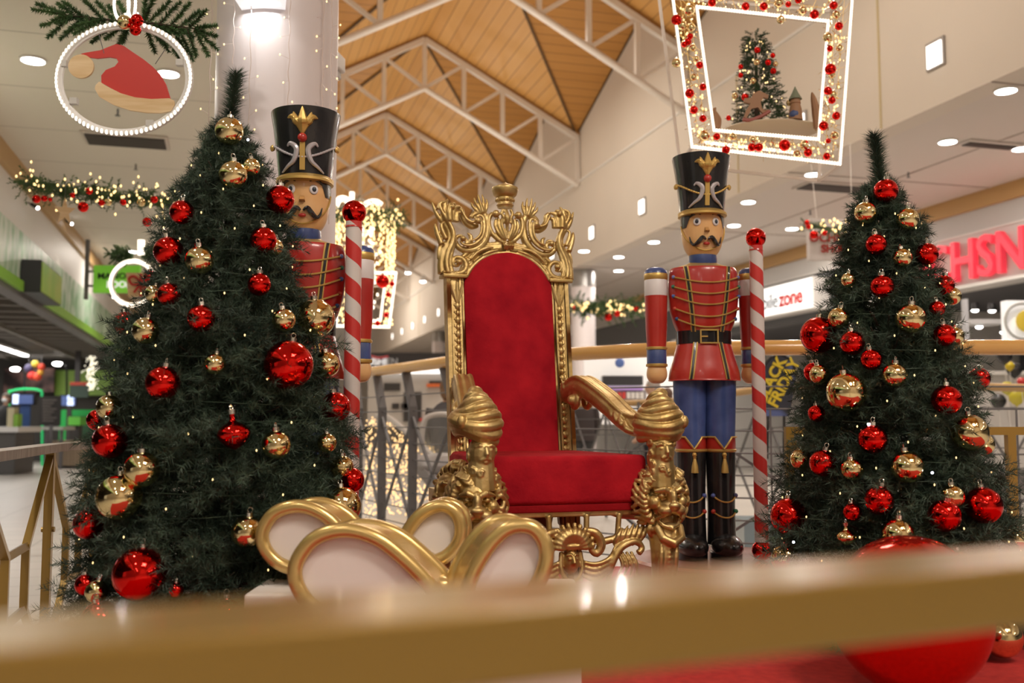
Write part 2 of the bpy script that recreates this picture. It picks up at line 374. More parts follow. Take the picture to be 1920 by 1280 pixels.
# columns
def column(bb, aa, lab, r=.33, collar=True):
    p = M(bb, aa, 0); root = empty('round_column', p, TH, lab, 'column', 'round columns along the mall')
    q = MB(); q.lathe([(r, 0), (r, 4.7)], seg=48); q.build('shaft', mat('column_plaster', (.66, .60, .60), .45), root)
    if collar:
        q = MB(); q.lathe([(r+.012, 4.3), (r+.012, 4.69)], seg=48); q.build('collar', mat('collar_metal', (.35, .34, .33), .35, .8), root)
    return root
colL = column(.22, 5.55, 'near white round column rising behind the left toy soldier', .33, False)
column(7.85, 21.6, 'white round column with grey collar right of the throne back', .28)
column(7.85, 38.0, 'distant white round column left of the throne back', .28)
# wall lamp on the near column
cpos = M(.22, 5.55, 0)
root = empty('wall_lamp', Vector((cpos.x-.02, cpos.y-.33, 3.36)), R(0), 'white tapered wall lamp glowing on the near column', 'lamp')
q = MB(); q.prism([(-.10, 0), (.13, 0), (.17, .62), (-.14, .62)], -.16, .06); q.build('lamp_shade', mat('frosted_shade', (.85, .83, .8), .4, emit=.6, ecol=(.95, .95, 1)), root, False)
ld = bpy.data.lights.new('wall_lamp_light', 'AREA'); ld.energy = 1.3; ld.size = .2; lo = bpy.data.objects.new('wall_lamp_light', ld); COL.objects.link(lo); lo.parent = root; lo.location = (0, -.10, -.02)
# security camera box beside the column
root = empty('security_camera', at(628, 118, 6.0), R(-10), 'small white camera box mounted on the right edge of the near column', 'camera')
q = MB(); q.rbox((0, 0, 0), (.09, .14, .1), .012); q.build('housing', G['white'], root); q = MB(); q.rbox((0, 0, -.075), (.06, .09, .05), .015); q.build('lens_cover', mat('smoked_cover', (.5, .5, .5), .2), root)
q = MB(); q.box((0, -.072, .03), (.07, .004, .012)); q.build('yellow_label', mat('label_yellow', (.8, .7, .05), .5), root)
q = MB(); q.tube([(-.04, .0, 0), (-.16, .05, 0)], .015); q.build('bracket', G['white'], root)
# small square lights in the bulkhead
for k in range(15):
    a_ = 9.1+2.73*k
    root = empty('recessed_wall_light', M(BR, a_, 5.28), TH, {0: 'largest square lit recess, high on the right cream wall', 1: 'square lit recess seen through the hanging lantern', 3: 'lit recess left of the right toy soldier hat', 4: 'lit recess between throne and right toy soldier'}.get(k, 'small distant lit recess in the cream wall'), 'wall light', 'lit recesses along the cream wall')
    q = MB(); q.box((-.012, 0, 0), (.02, .30, .32)); q.build('frame', mat('recess_frame', (.30, .27, .25), .5), root, False)
    q = MB(); q.box((-.03, 0, -.01), (.02, .23, .26)); q.build('light_panel', G['lampwin'], root, False)
# ceiling downlights
def downlight(p, lab, grp, power=0, r=.105):
    root = empty('ceiling_downlight', p, 0, lab, 'ceiling light', grp)
    q = MB(); q.lathe([(r+.02, 0.004), (r+.022, -.012), (r, -.014)], seg=28); q.build('trim_ring', G['white'], root)
    q = MB(); q.lathe([(.0001, -.016), (r, -.016), (r, -.004)], seg=28); q.build('diffuser', G['lamp'], root)
    if power:
        d = bpy.data.lights.new('downlight_lamp', 'AREA'); d.shape = 'DISK'; d.size = .2; d.energy = power; d.color = (1, .9, .8)
        o = bpy.data.objects.new('downlight_lamp', d); COL.objects.link(o); o.parent = root; o.location = (0, 0, -.03)
for px, py, lab in ((1886, 169, 'round downlight nearest the right edge, high in the soffit'), (1777, 265, 'downlight directly right of the lantern and above the right tree tip'),
        (1915, 278, 'downlight cut by the right edge of the frame'), (1524, 326, 'downlight just under the lantern bottom edge'),
        (1403, 378, 'downlight right beside the right soldier hat brim'), (1376, 422, 'downlight by the right soldier cheek'), (1485, 428, 'downlight left of the shoe shop hanging sign'),
        (1226, 453, 'downlight left of the right soldier chin'), (1160, 481, 'downlight right of the grey column collar'), (1160, 507, 'lower downlight right of the grey column collar'),
        (1095, 470, 'faint far downlight above the grey column collar')):
    downlight(at_z(px, py, 4.695), lab, 'downlights in the right soffit', 40)
for px, py, lab in ((62, 112, 'downlight left of the Santa hat ring'), (315, 137, 'downlight behind the Santa hat'), (247, 471, 'small far downlight behind the second ring')):
    downlight(at_z(px, py, 4.695), lab, 'downlights in the left ceiling', 55)
for a_ in (-6, -3, .5, 4): 
    for bb in (-1.5, 2.4, 5.2, 9):
        zz = 4.695 if bb in (-1.5, 9) else 9.58
        downlight(M(bb, a_-.4, zz), 'round ceiling downlight overhead behind the viewer', 'downlights overhead behind the viewer', 35 if zz < 5 else 120)
# vents and small ceiling fittings
def vent(p0, ln, wd, lab):
    root = empty('ceiling_vent', p0, TH, lab, 'vent'); q = MB(); q.box((0, 0, -.01), (ln, wd, .02)); q.build('frame', G['ceil_r'], root, False)
    q = MB(); q.box((0, 0, -.025), (ln-.08, wd-.14, .02)); q.build('slot', mat('vent_dark', (.06, .05, .045), .8), root, False)
vent(at_z(237, 262, 4.695), 1.0, .6, 'long dark slot vent in the left ceiling below the ring')
vent(at_z(1590, 352, 4.695), 1.6, .5, 'long dark slot vent in the right soffit')
vent(at_z(1855, 270, 4.695), .8, .28, 'small pale vent in the right soffit')
for i, (px, py) in enumerate(((255, 308), (221, 205), (1703, 323), (1519, 394))):
    root = empty('sprinkler', at_z(px, py, 4.695), 0, ['sprinkler under the slot vent', 'sprinkler behind the Santa hat ring', 'sprinkler right of the right tree tip', 'sprinkler above the hanging shoe shop sign'][i], 'sprinkler', 'ceiling sprinklers')
    q = MB(); q.tube([(0, 0, 0), (0, 0, -.07)], .012); q.lathe([(.03, -.075), (.03, -.07)], seg=10); q.build('sprinkler_head', G['steel'], root)
# ================================================================ the stage
STZ = .4
b = MB(); SP = [(-1.5, 2.0), (3.05, 2.0), (3.05, 5.6), (.2, 5.6), (-.55, 4.86), (-1.5, 4.86)]; ns = len(SP); b.add([(x, y, z) for z in (0, STZ) for x, y in SP], [tuple(range(ns))[::-1], tuple(range(ns, 2*ns))]+[(i, (i+1) % ns, (i+1) % ns+ns, i+ns) for i in range(ns)])
o = b.build('stage_platform', G['carpet'], None, False); tag(o, 'low red carpeted stage carrying throne, soldiers and trees', 'stage')
# ================================================================ toy soldiers
S = .002678
def zz(y): return (1045-y)*S
def soldier(label, cord_mat):
    root = empty('toy_soldier_statue', (0, 0, 0), 0, label, 'toy soldier', 'painted toy soldier statues')
    RY = .74
    prof = [(.068, zz(491)), (.075, zz(497)), (.12, zz(503)), (.163, zz(507)), (.172, zz(515)), (.178, zz(540)), (.176, zz(565)), (.168, zz(590)), (.152, zz(612)), (.136, zz(628)), (.132, zz(650))]
    pz = [p[1] for p in prof][::-1]; pr = [p[0] for p in prof][::-1]
    rad = lambda z: float(np.interp(z, pz, pr))
    def fine(pr_, n=5):
        q = catmull([(r, 0, z) for r, z in pr_], n); return [(v.x, v.z) for v in q]
    sk = [(.132, zz(645)), (.14, zz(655)), (.158, zz(680)), (.174, zz(700)), (.180, zz(716)), (.176, zz(719)), (.10, zz(719))]
    skr = lambda z: float(np.interp(z, [p[1] for p in sk[:6]][::-1], [p[0] for p in sk[:6]][::-1]))
    def surf(x, z, rf, off=.003, ry=RY): r = rf(z); t = max(-1, min(1, x/r)); return Vector((x*(1+off/r), -(r*ry*math.sqrt(max(0, 1-t*t))+off), z))
    # torso and its trimmings
    q = MB(); q.lathe(fine(prof[3:]), sy=RY, seg=48); t = q.build('jacket', G['redpaint'], root)
    q = MB(); q.lathe(fine(prof[:4]), sy=RY, seg=40); q.build('gold_yoke', G['goldpaint'], t)
    q = MB(); q.lathe(fine(sk), sy=RY, seg=48); q.build('jacket_skirt', G['redpaint'], root)
    q = MB(); q.lathe([(.069, zz(499)), (.072, zz(492)), (.070, zz(482)), (.06, zz(480))], seg=32, sy=.95); q.build('collar', G['bluepaint'], root)
    def strips(zs, xf, rf, parent):
        for s in (-1, 1):
            for off, wd, m, nm in ((.004, .022, G['goldpaint'], 'gold_stripe'), (.007, .010, G['blackpaint'], 'black_stripe')):
                q = MB(); vs = []; fs = []
                for i, z in enumerate(zs):
                    x = s*xf(z); l = surf(x-wd*.5, z, rf, off); r_ = surf(x+wd*.5, z, rf, off); vs += [l, r_, l+Vector((0, .01, 0)), r_+Vector((0, .01, 0))]
                    if i:
                        a = 4*i; fs += [(a-4, a-3, a+1, a), (a-4, a, a+2, a-2), (a-3, a-1, a+3, a+1)]
                q.add(vs, fs); q.build(nm, m, parent)
    strips(list(np.linspace(zz(507.5), zz(629), 14)), lambda z: .105-(zz(507)-z)*.11-.0*z, rad, t)
    strips(list(np.linspace(zz(648), zz(717), 9)), lambda z: .060+(zz(648)-z)*.16, skr, root)
    for i, (y0, sag) in enumerate(((526, 13), (544, 16), (562, 18), (585, 17), (604, 17))):
        xx = rad(zz(y0))*.90; pts = []
        for k in range(15):
            u = -1+2*k/14; z = zz(y0+sag*(1-u*u)); pts.append(surf(u*xx, z, rad, .006))
        q = MB(); q.tube(pts, .0042, 6); q.build('gold_cord', G['goldpaint'], t)
        for s in (-1, 1):
            q = MB(); q.ball(surf(s*xx, zz(y0), rad, .006), .010, 12)
            q.build('button', [mat('b1', (.16, .18, .4), .3), mat('b2', (.03, .16, .10), .3), mat('b3', (.06, .12, .35), .3), mat('b4', (.5, .06, .03), .3), mat('b5', (.03, .07, .2), .3)][i], t)
    # belt
    q = MB(); q.lathe([(.130, zz(651)), (.139, zz(650)), (.140, zz(626)), (.131, zz(625))], sy=RY, seg=48); bt = q.build('belt', G['blackpaint'], root)
    y_ = -.14*RY-.006; q = MB()
    for a, c in (((-.04, y_, zz(626)), (.045, y_, zz(626))), ((-.04, y_, zz(650)), (.045, y_, zz(650))), ((-.04, y_, zz(625)), (-.04, y_, zz(651))), ((.045, y_, zz(625)), (.045, y_, zz(651))), ((-.035, y_, zz(638)), (-.005, y_, zz(638)))): q.bar(a, c, .007, .007)
    q.build('buckle', G['goldpaint'], bt)
    # arms
    for s in (-1, 1):
        c = (s*.240, 0, 0); q = MB(); q.lathe([(.055, zz(530)), (.058, zz(550)), (.054, zz(620)), (.048, zz(657))], c, 28); arm = q.build('arm', G['redpaint'], root)
        q = MB(); q.lathe([(.058, zz(517)), (.055, zz(511)), (.040, zz(506)), (.0001, zz(504))], c, 28); q.build('shoulder_cap', G['bluepaint'], arm)
        q = MB(); q.lathe([(.056, zz(529)), (.0595, zz(527)), (.0595, zz(518)), (.056, zz(516))], c, 28); q.build('shoulder_band', G['goldpaint'], arm)
        q = MB(); q.lathe([(.0575, zz(559)), (.0585, zz(556)), (.0580, zz(530)), (.055, zz(528))], c, 28); q.build('white_sleeve_band', G['whitepaint'], arm)
        q = MB(); q.lathe([(.048, zz(690)), (.0495, zz(686)), (.0495, zz(661)), (.046, zz(658))], c, 28); q.build('blue_cuff', G['bluepaint'], arm)
        for yy in (658, 689.5):
            q = MB(); q.lathe([(.046, zz(yy+3.5)), (.0535, zz(yy+2.2)), (.0545, zz(yy)), (.0535, zz(yy-2.2)), (.046, zz(yy-3.5))], c, 28); q.build('gold_ring', G['goldpaint'], arm)
        # mitten shaped wooden hand
        q = MB(); q.lathe(fine([(.0001, zz(724)), (.03, zz(722)), (.048, zz(714)), (.052, zz(705)), (.047, zz(694)), (.04, zz(690))]), c, 24, .9); q.build('hand', G['skinpaint'], arm)
    # legs
    for s in (-1, 1):
        cx = s*.074; c = (cx, 0, 0)
        q = MB(); q.lathe([(.084, zz(717)), (.083, zz(740)), (.078, zz(790)), (.074, zz(824))], c, 36); q.build('blue_trouser_leg', G['bluepaint'], root)
        q = MB(); q.lathe([(.070, zz(824)), (.0755, zz(823)), (.0765, zz(846)), (.072, zz(849))], c, 36); band = q.build('red_knee_band', G['redpaint'], root)
        def cs(u, z, off=.003): a = u/.08; r = .0765+off; return Vector((cx+r*math.sin(a), -r*math.cos(a), z))
        q = MB(); q.lathe([(.074, zz(851)), (.0800, zz(849)), (.0800, zz(846)), (.074, zz(844))], c, 36)
        zt, zn = zz(823), zz(845)
        pl = [(-.10, zt), (-.045, zt), (0, zn), (.045, zt), (.10, zt)]
        dense = []
        for (u0, z0), (u1, z1) in zip(pl, pl[1:]): dense += [cs(u0+(u1-u0)*k/5, z0+(z1-z0)*k/5) for k in range(5)]
        q.tube(dense+[cs(*pl[-1])], .0052, 6); q.build('gold_trim', G['goldpaint'], band)
        q = MB(); vs = []; fs = []                      # blue notch pointing down into the red band
        for i in range(9):
            u = -.045+.09*i/8; zl = zn+(zt-zn)*abs(u)/.045; vs += [cs(u, zt, .002), cs(u, min(zl, zt), .002)]
            if i: a = 2*i; fs.append((a-2, a, a+1, a-1))
        q.add(vs, fs); q.build('blue_notch', G['bluepaint'], band)
        q = MB(); q.ball(cs(0, zz(855), .008), .012, 12); q.lathe([(.0001, zz(889)-zz(870)), (.019, zz(888)-zz(870)), (.016, zz(876)-zz(870)), (.007, zz(862)-zz(870)), (.010, zz(860)-zz(870)), (.0001, zz(858)-zz(870))], cs(0, zz(870), .012), 14); q.build('tassel', G['goldpaint'], root)
        q = MB(); q.lathe(fine([(.072, zz(1020)), (.069, zz(980)), (.068, zz(950)), (.072, zz(890)), (.074, zz(850))]), c, 36); boot = q.build('boot', G['blackpaint'], root)
        q = MB(); q.ell((cx+s*.012, -.05, zz(1022)), (.078, .135, .062), 28)
        q.lathe([(.074, 0.0), (.078, .004), (.078, .032), (.074, .036)], (cx+s*.012, -.03, 0), 32, 1.5); q.build('shoe', G['blackpaint'], boot)
        for (y0, sag, cols) in ((930, 12, ((.10, .14, .4), (.14, .14, .3))), (959, 11, ((.5, .05, .03), (.02, .2, .1)))):
            pts = []
            for k in range(11):
                u = -1+2*k/10; a = s*(.15+u*.95); r = .071; z = zz(y0+sag*(1-u*u)); pts.append(Vector((cx+r*math.sin(a)*1.02, -r*math.cos(a)*1.02, z)))
            q = MB(); q.tube(pts, .0042, 6); q.build('boot_cord', G['goldpaint'], boot)
            for e, cc in ((pts[0], cols[0]), (pts[-1], cols[1])):
                q = MB(); q.ball(e+Vector((0, -.003, 0)), .0115, 10); q.build('bead', mat('bead', cc, .3), boot)
    # head
    hp = [(.045, zz(486)), (.062, zz(484)), (.084, zz(474)), (.098, zz(460)), (.106, zz(440)), (.108, zz(420)), (.107, zz(400)), (.100, zz(392))]
    hr = lambda z: float(np.interp(z, [p[1] for p in hp], [p[0] for p in hp]))
    q = MB(); q.lathe(fine(hp), seg=40, sy=.95); head = q.build('head', G['skinpaint'], root)
    hs = lambda x, z, off=.002: surf(x, z, hr, off, .95)
    for s in (-1, 1):
        p = hs(s*.046, zz(423)); rot = Matrix.Rotation(s*.42, 3, 'Z')
        q = MB(); q.ell(p, (.019, .006, .021), 16, rot); e = q.build('eye', G['whitepaint'], head)
        q = MB(); q.ell(p+rot @ Vector((0, -.005, 0)), (.0095, .004, .0112), 12, rot); q.build('pupil', mat('pupil_dark', (.03, .035, .05), .2), e)
        q = MB(); q.tube([hs(s*.028, zz(410), .002), hs(s*.045, zz(406), .003), hs(s*.066, zz(409), .003), hs(s*.078, zz(414), .002)], [.003, .0085, .0085, .003], 6); q.build('eyebrow', G['blackpaint'], head)
        pts = catmull([hs(s*.005, zz(457), .010), hs(s*.020, zz(453), .014), hs(s*.034, zz(460), .014), hs(s*.052, zz(466), .010), hs(s*.068, zz(461), .006), hs(s*.077, zz(450), .004)], 4)
        q = MB(); q.tube(pts, [.005, .010, .0115, .0085, .0055, .002], 8); q.build('moustache', G['blackpaint'], head)
        q = MB(); vs = []; fs = []                    # painted side hair
        for i in range(7):
            z = zz(396)-(zz(396)-zz(432))*i/6; x0 = .076 if i < 4 else .082+.004*(i-4)
            for k in range(6):
                a = math.asin(min(.98, x0/hr(z)))+k*(.26 if i < 5 else .15); r = hr(z)+.003; vs.append((s*r*math.sin(a), -r*.95*math.cos(a), z))
            if i:
                for k in range(5): a = i*6+k; fs.append((a-6, a-5, a+1, a))
        q.add(vs, fs); q.build('hair', G['blackpaint'], head)
    q = MB(); q.add([(-.009, -.103, zz(434)), (.009, -.103, zz(434)), (-.013, -.100, zz(443)), (.013, -.100, zz(443)), (-.010, -.124, zz(441)), (.010, -.124, zz(441))], [(0,1,5,4), (0,4,2), (1,3,5), (4,5,3,2)]); q.build('nose', mat('nose_ochre', (.50, .26, .09), .4), head)
    q = MB(); q.ell(hs(0, zz(464), .004), (.017, .010, .009), 14); q.build('lips', G['redpaint'], head)
    pts = [(lambda zq: hs(hr(zq)*math.sin(a), zq, .003))(zz(412)-(zz(412)-zz(476))*math.cos(a)**.55) for a in np.linspace(-1.5, 1.5, 25)]
    q = MB(); q.tube(pts, .0042, 6); q.build('chin_strap', G['goldpaint'], head)
    # shako
    hat_p = [(.108, zz(404)), (.112, zz(396)), (.122, zz(360)), (.136, zz(320)), (.146, zz(299)), (.1475, zz(294)), (.138, zz(294)), (.132, zz(300)), (.0001, zz(301))]
    hatr = lambda z: float(np.interp(z, [p[1] for p in hat_p[:6]], [p[0] for p in hat_p[:6]]))
    q = MB(); q.lathe(hat_p, seg=56, sy=1); hat = q.build('shako', G['blackpaint'], root, angle=50)
    ht = lambda x, z, off=.004: surf(x, z, hatr, off, 1)
    q = MB(); q.lathe([(.105, zz(410)), (.121, zz(408)), (.122, zz(401)), (.114, zz(399))], seg=48)
    for k in range(13):
        pass
    vs = []; fs = []
    for i in range(15):                                # peak of the cap, a visor in front
        a = -1.35+2.7*i/14; ca = math.cos(a); o_ = .115+.030*max(0, ca)
        vs += [(.112*math.sin(a), -.112*ca, zz(398)), (o_*math.sin(a)*1.0, -o_*ca, zz(405)), (o_*math.sin(a), -o_*ca, zz(409)), (.108*math.sin(a), -.108*ca, zz(407))]
        if i: a4 = 4*i; fs += [(a4-4, a4-3, a4+1, a4), (a4-3, a4-2, a4+2, a4+1), (a4-2, a4-1, a4+3, a4+2)]
    q.add(vs, fs); q.build('gold_visor', G['goldpaint'], hat)
    q = MB()                                           # five pointed gold plume
    for (tx, ty, mx_, my_, w0) in ((0, 297, 0, 318, .024), (-.036, 305, -.025, 318, .018), (.036, 305, .025, 318, .018), (-.060, 314, -.038, 313, .014), (.060, 314, .038, 313, .014)):
        pts = catmull([ht(0, zz(338), .004), ht(mx_*.45, zz(324), .006), ht(mx_, zz(my_), .008), ht(tx, zz(ty), .006)], 5); q.tube(pts, [.006, w0*.8, w0, .0015], 8, flat=1)
    q.build('gold_plume', G['goldpaint'], hat)
    q = MB(); q.bar(ht(0, zz(345)), ht(0, zz(394)), .022, .012); q.build('gold_stem', G['goldpaint'], hat)
    q = MB(); q.ball(ht(0, zz(345), .010), .020, 16); q.build('red_boss', G['redpaint'], hat)
    for s in (-1, 1):
        pts = catmull([ht(s*.060, zz(357), .006), ht(s*.048, zz(353), .007), ht(s*.028, zz(358), .008), ht(s*.022, zz(366), .008), ht(s*.034, zz(380), .007), ht(s*.058, zz(388), .006), ht(s*.082, zz(396), .004)], 5)
        q = MB(); q.tube(pts, [.003, .009, .012, .012, .010, .007, .003], 8); q.build('silver_scroll', G['silver'], hat)
        p0 = ht(s*.124, zz(352), .010); q = MB(); q.lathe([(.0001, -.006), (.012, -.004), (.015, .004), (.008, .010)], (0, 0, 0), 12)
        bo = q.build('cord_boss', G['goldpaint'], hat); bo.location = p0; bo.rotation_euler = (PI/2, 0, s*.9)
    pts = [ht(.122*u, zz(350+24*(1-u*u)), .006) for u in np.linspace(-1, 1, 25)]
    q = MB(); q.tube(pts, .0045, 6)
    for k in range(0, 24): q.ball(pts[k], .0058, 6)
    q.build('hat_cord', cord_mat, hat)
    return root
sp = at(1326, 1045, 5.0)
sR = soldier('toy soldier with gold hat cord standing right of the throne', G['goldpaint']); sR.location = (sp.x, 5.0, sp.z); sR.rotation_euler = (0, 0, R(2))
PEDZ = sp.z
s2 = at(560, 1045, 4.20)
sL = soldier('toy soldier with silver hat cord half hidden by the left tree', G['silver']); sL.location = (s2.x, 4.20, PEDZ-.025); sL.rotation_euler = (0, 0, R(6)); 
for (x, y, lb, PZ) in ((sp.x+.10, 5.0, 'round pale red pedestal under the right toy soldier', PEDZ), (s2.x+.08, 4.25, 'round pale red pedestal under the left toy soldier', PEDZ-.025)):
    q = MB(); q.lathe([(.46, STZ), (.47, STZ+.005), (.47, PZ-.012), (.458, PZ), (.0001, PZ)], (x, y, 0), 64)
    tag(q.build('round_pedestal', mat('pedestal_gloss', (.50, .20, .17), .18, coat=.5), None), lb, 'pedestal', 'round pedestals of the toy soldiers')
# striped poles
mc = mat('candy_stripes', (.7, .1, .1), .4, coat=.2); n, l, p = nodes(mc)
tc = n.new('ShaderNodeTexCoord'); sx = n.new('ShaderNodeSeparateXYZ'); l.new(tc.outputs['Object'], sx.inputs[0])
a2 = n.new('ShaderNodeMath'); a2.operation = 'ARCTAN2'; l.new(sx.outputs[1], a2.inputs[0]); l.new(sx.outputs[0], a2.inputs[1])
d1 = n.new('ShaderNodeMath'); d1.operation = 'DIVIDE'; d1.inputs[1].default_value = 2*PI; l.new(a2.outputs[0], d1.inputs[0])
d2 = n.new('ShaderNodeMath'); d2.operation = 'MULTIPLY_ADD'; d2.inputs[1].default_value = 1/.155; l.new(sx.outputs[2], d2.inputs[0]); l.new(d1.outputs[0], d2.inputs[2])
f1 = n.new('ShaderNodeMath'); f1.operation = 'FRACT'; l.new(d2.outputs[0], f1.inputs[0])
g1 = n.new('ShaderNodeMath'); g1.operation = 'GREATER_THAN'; g1.inputs[1].default_value = .5; l.new(f1.outputs[0], g1.inputs[0])
m1 = n.new('ShaderNodeMix'); m1.data_type = 'RGBA'; m1.inputs[6].default_value = (.66, .60, .57, 1); m1.inputs[7].default_value = (.55, .03, .025, 1); l.new(g1.outputs[0], m1.inputs[0]); l.new(m1.outputs[2], p.inputs['Base Color'])
def pole(px, Y, ytop, lab):
    t = at(px, ytop, Y); base = PEDZ if px > 1000 else PEDZ-.025
    root = empty('striped_pole', (t.x, Y, base), 0, lab, 'pole', 'red and white striped poles')
    H = t.z-base; q = MB(); q.lathe([(.0335, .09), (.0335, H-.04)], seg=40); q.build('striped_shaft', mc, root)
    q = MB(); q.ball((0, 0, H), .050, 28); q.build('top_ball', G['balR'], root)
    q = MB(); q.lathe([(.036, H-.065), (.028, H-.04)], seg=24); q.build('red_collar', G['redpaint'], root)
    q = MB(); q.ball((0, 0, .049), .049, 28); q.build('bottom_ball', G['balR'], root)
pole(1417, 4.895, 446, 'striped pole with red ball ends right of the right soldier')
pole(664, 4.07, 398, 'striped pole with red ball top left of the throne')
# ================================================================ the throne
PHI = R(18)
tb = at(962, 850, 4.6)
throne = empty('golden_throne', (tb.x, 4.6, STZ+.012), PHI, 'carved golden throne with red velvet back and seat in the centre', 'throne')
LEAN = .125
def bz(z): return z-STZ                       # world height to throne height
# local frame: x across (to the right), -y forward, z up from the stage
def back(x, z, off=0.0): return Vector((x, (z-bz(1.05))*LEAN-off, z))
# velvet back panel
def arch(z):                                  # half width of the panel at a height
    z1, z2 = bz(1.80), bz(1.985); w0 = .212
    if z <= z1: return w0+.006*(z-bz(1.0))
    t = (z-z1)/(z2-z1); return (w0+.005)*math.sqrt(max(0, 1-t**2.2))*1.0
q = MB(); rows = list(np.linspace(bz(1.0), bz(1.80), 10))+[bz(1.80)+(bz(1.985)-bz(1.80))*math.sin(t*PI/2) for t in np.linspace(.08, 1, 16)]
for side, off in ((1, .03), (-1, -.03)):
    vs = []; fs = []
    for i, z in enumerate(rows):
        w_ = max(arch(z), .002)
        for k in range(17):
            u = -1+2*k/16; dome = .030*(1-abs(u)**4)*(1-.6*max(0, (i-18)/8)**3) if side > 0 else 0
            vs.append(back(u*w_, z, off+dome))
        if i:
            for k in range(16): a = i*17+k; fs.append((a-17, a-16, a+1, a))
    o0 = len(q.v); q.add(vs, fs)
nr = len(rows); tot = nr*17; fs = []
for i in range(1, nr):
    for c in (0, 16): fs.append(((i-1)*17+c, i*17+c, tot+i*17+c, tot+(i-1)*17+c))
for k in range(16): fs.append(((nr-1)*17+k, (nr-1)*17+k+1, tot+(nr-1)*17+k+1, tot+(nr-1)*17+k)); fs.append((k, k+1, tot+k+1, tot+k))
q.f += fs; q.mi += [0]*len(fs)
q.build('velvet_back', G['velvet'], throne, angle=60)
# seat cushion : a tapering block with soft edges and a thin darker border below
bm = bmesh.new(); bmesh.ops.create_grid(bm, x_segments=14, y_segments=14, size=.5); bm.free()
def seat_block(z0, z1, g, bev):
    x0, x1, f0, f1 = .30+g, .335+g, -.02, .715+g
    vs = [(-x0, -f0, z0), (x0, -f0, z0), (x1, -f1, z0), (-x1, -f1, z0), (-x0, -f0, z1), (x0, -f0, z1), (x1, -f1, z1), (-x1, -f1, z1)]
    bm = bmesh.new(); V = [bm.verts.new(v) for v in vs]
    for f in ((3,2,1,0), (4,5,6,7), (0,1,5,4), (1,2,6,5), (2,3,7,6), (3,0,4,7)): bm.faces.new([V[i] for i in f])
    bmesh.ops.bevel(bm, geom=list(bm.edges), offset=bev, segments=4, profile=.5, affect='EDGES'); bm.verts.index_update()
    q = MB(); q.add([v.co.copy() for v in bm.verts], [tuple(v.index for v in f.verts) for f in bm.faces]); bm.free(); return q
q = seat_block(bz(.865), bz(1.055), 0, .022); q.build('seat_cushion', G['velvet'], throne, angle=60)
q = seat_block(bz(.835), bz(.866), -.012, .006); q.build('seat_border', velvet('dark_red_velvet', (.22, .003, .006), (.30, .006, .010)), throne)
# back posts with a plain moulding and a carved garland
for s in (-1, 1):
    q = MB()
    for i in range(14):
        z0 = bz(.46)+i*(bz(1.855)-bz(.46))/14; z1 = bz(.46)+(i+1)*(bz(1.855)-bz(.46))/14
        for xo, wd, dp in ((.268, .022, .05), (.292, .018, .062), (.236, .010, .055), (.222, .008, .045), (.252, .03, .034)):
            q.bar(back(s*xo, z0), back(s*xo, z1), dp, wd, up=(1, 0, 0))
    post = q.build('back_post', G['gold'], throne)
    q = MB(); z = bz(1.06); k = 0
    while z < bz(1.72):
        c = back(s*.252, z, .020); rr = .0125 if k % 2 else .016
        q.ell(c, (rr, .014, rr*1.3), 10)
        for t in (-1, 1): q.tube([c+Vector((0, 0, -.01)), c+Vector((t*.013, -.004, .004)), c+Vector((t*.015, 0, .020))], [.006, .006, .002], 6)
        z += .033; k += 1
    for t in (-1, 0, 1):
        q.tube([back(s*.252, bz(1.73), .022), back(s*.252+t*.016, bz(1.78), .026), back(s*.252+t*.030, bz(1.835), .024)], [.006, .011, .005], 7)
    q.build('garland_carving', G['gold'], post)
    q = MB(); q.rbox(back(s*.262, bz(1.862), .004), (.118, .085, .018), .004)
    for t in range(8): q.ball(back(s*.262+(-.052+.0148*t), bz(1.878), .035), .009, 8)
    q.build('post_capital', G['gold'], post)
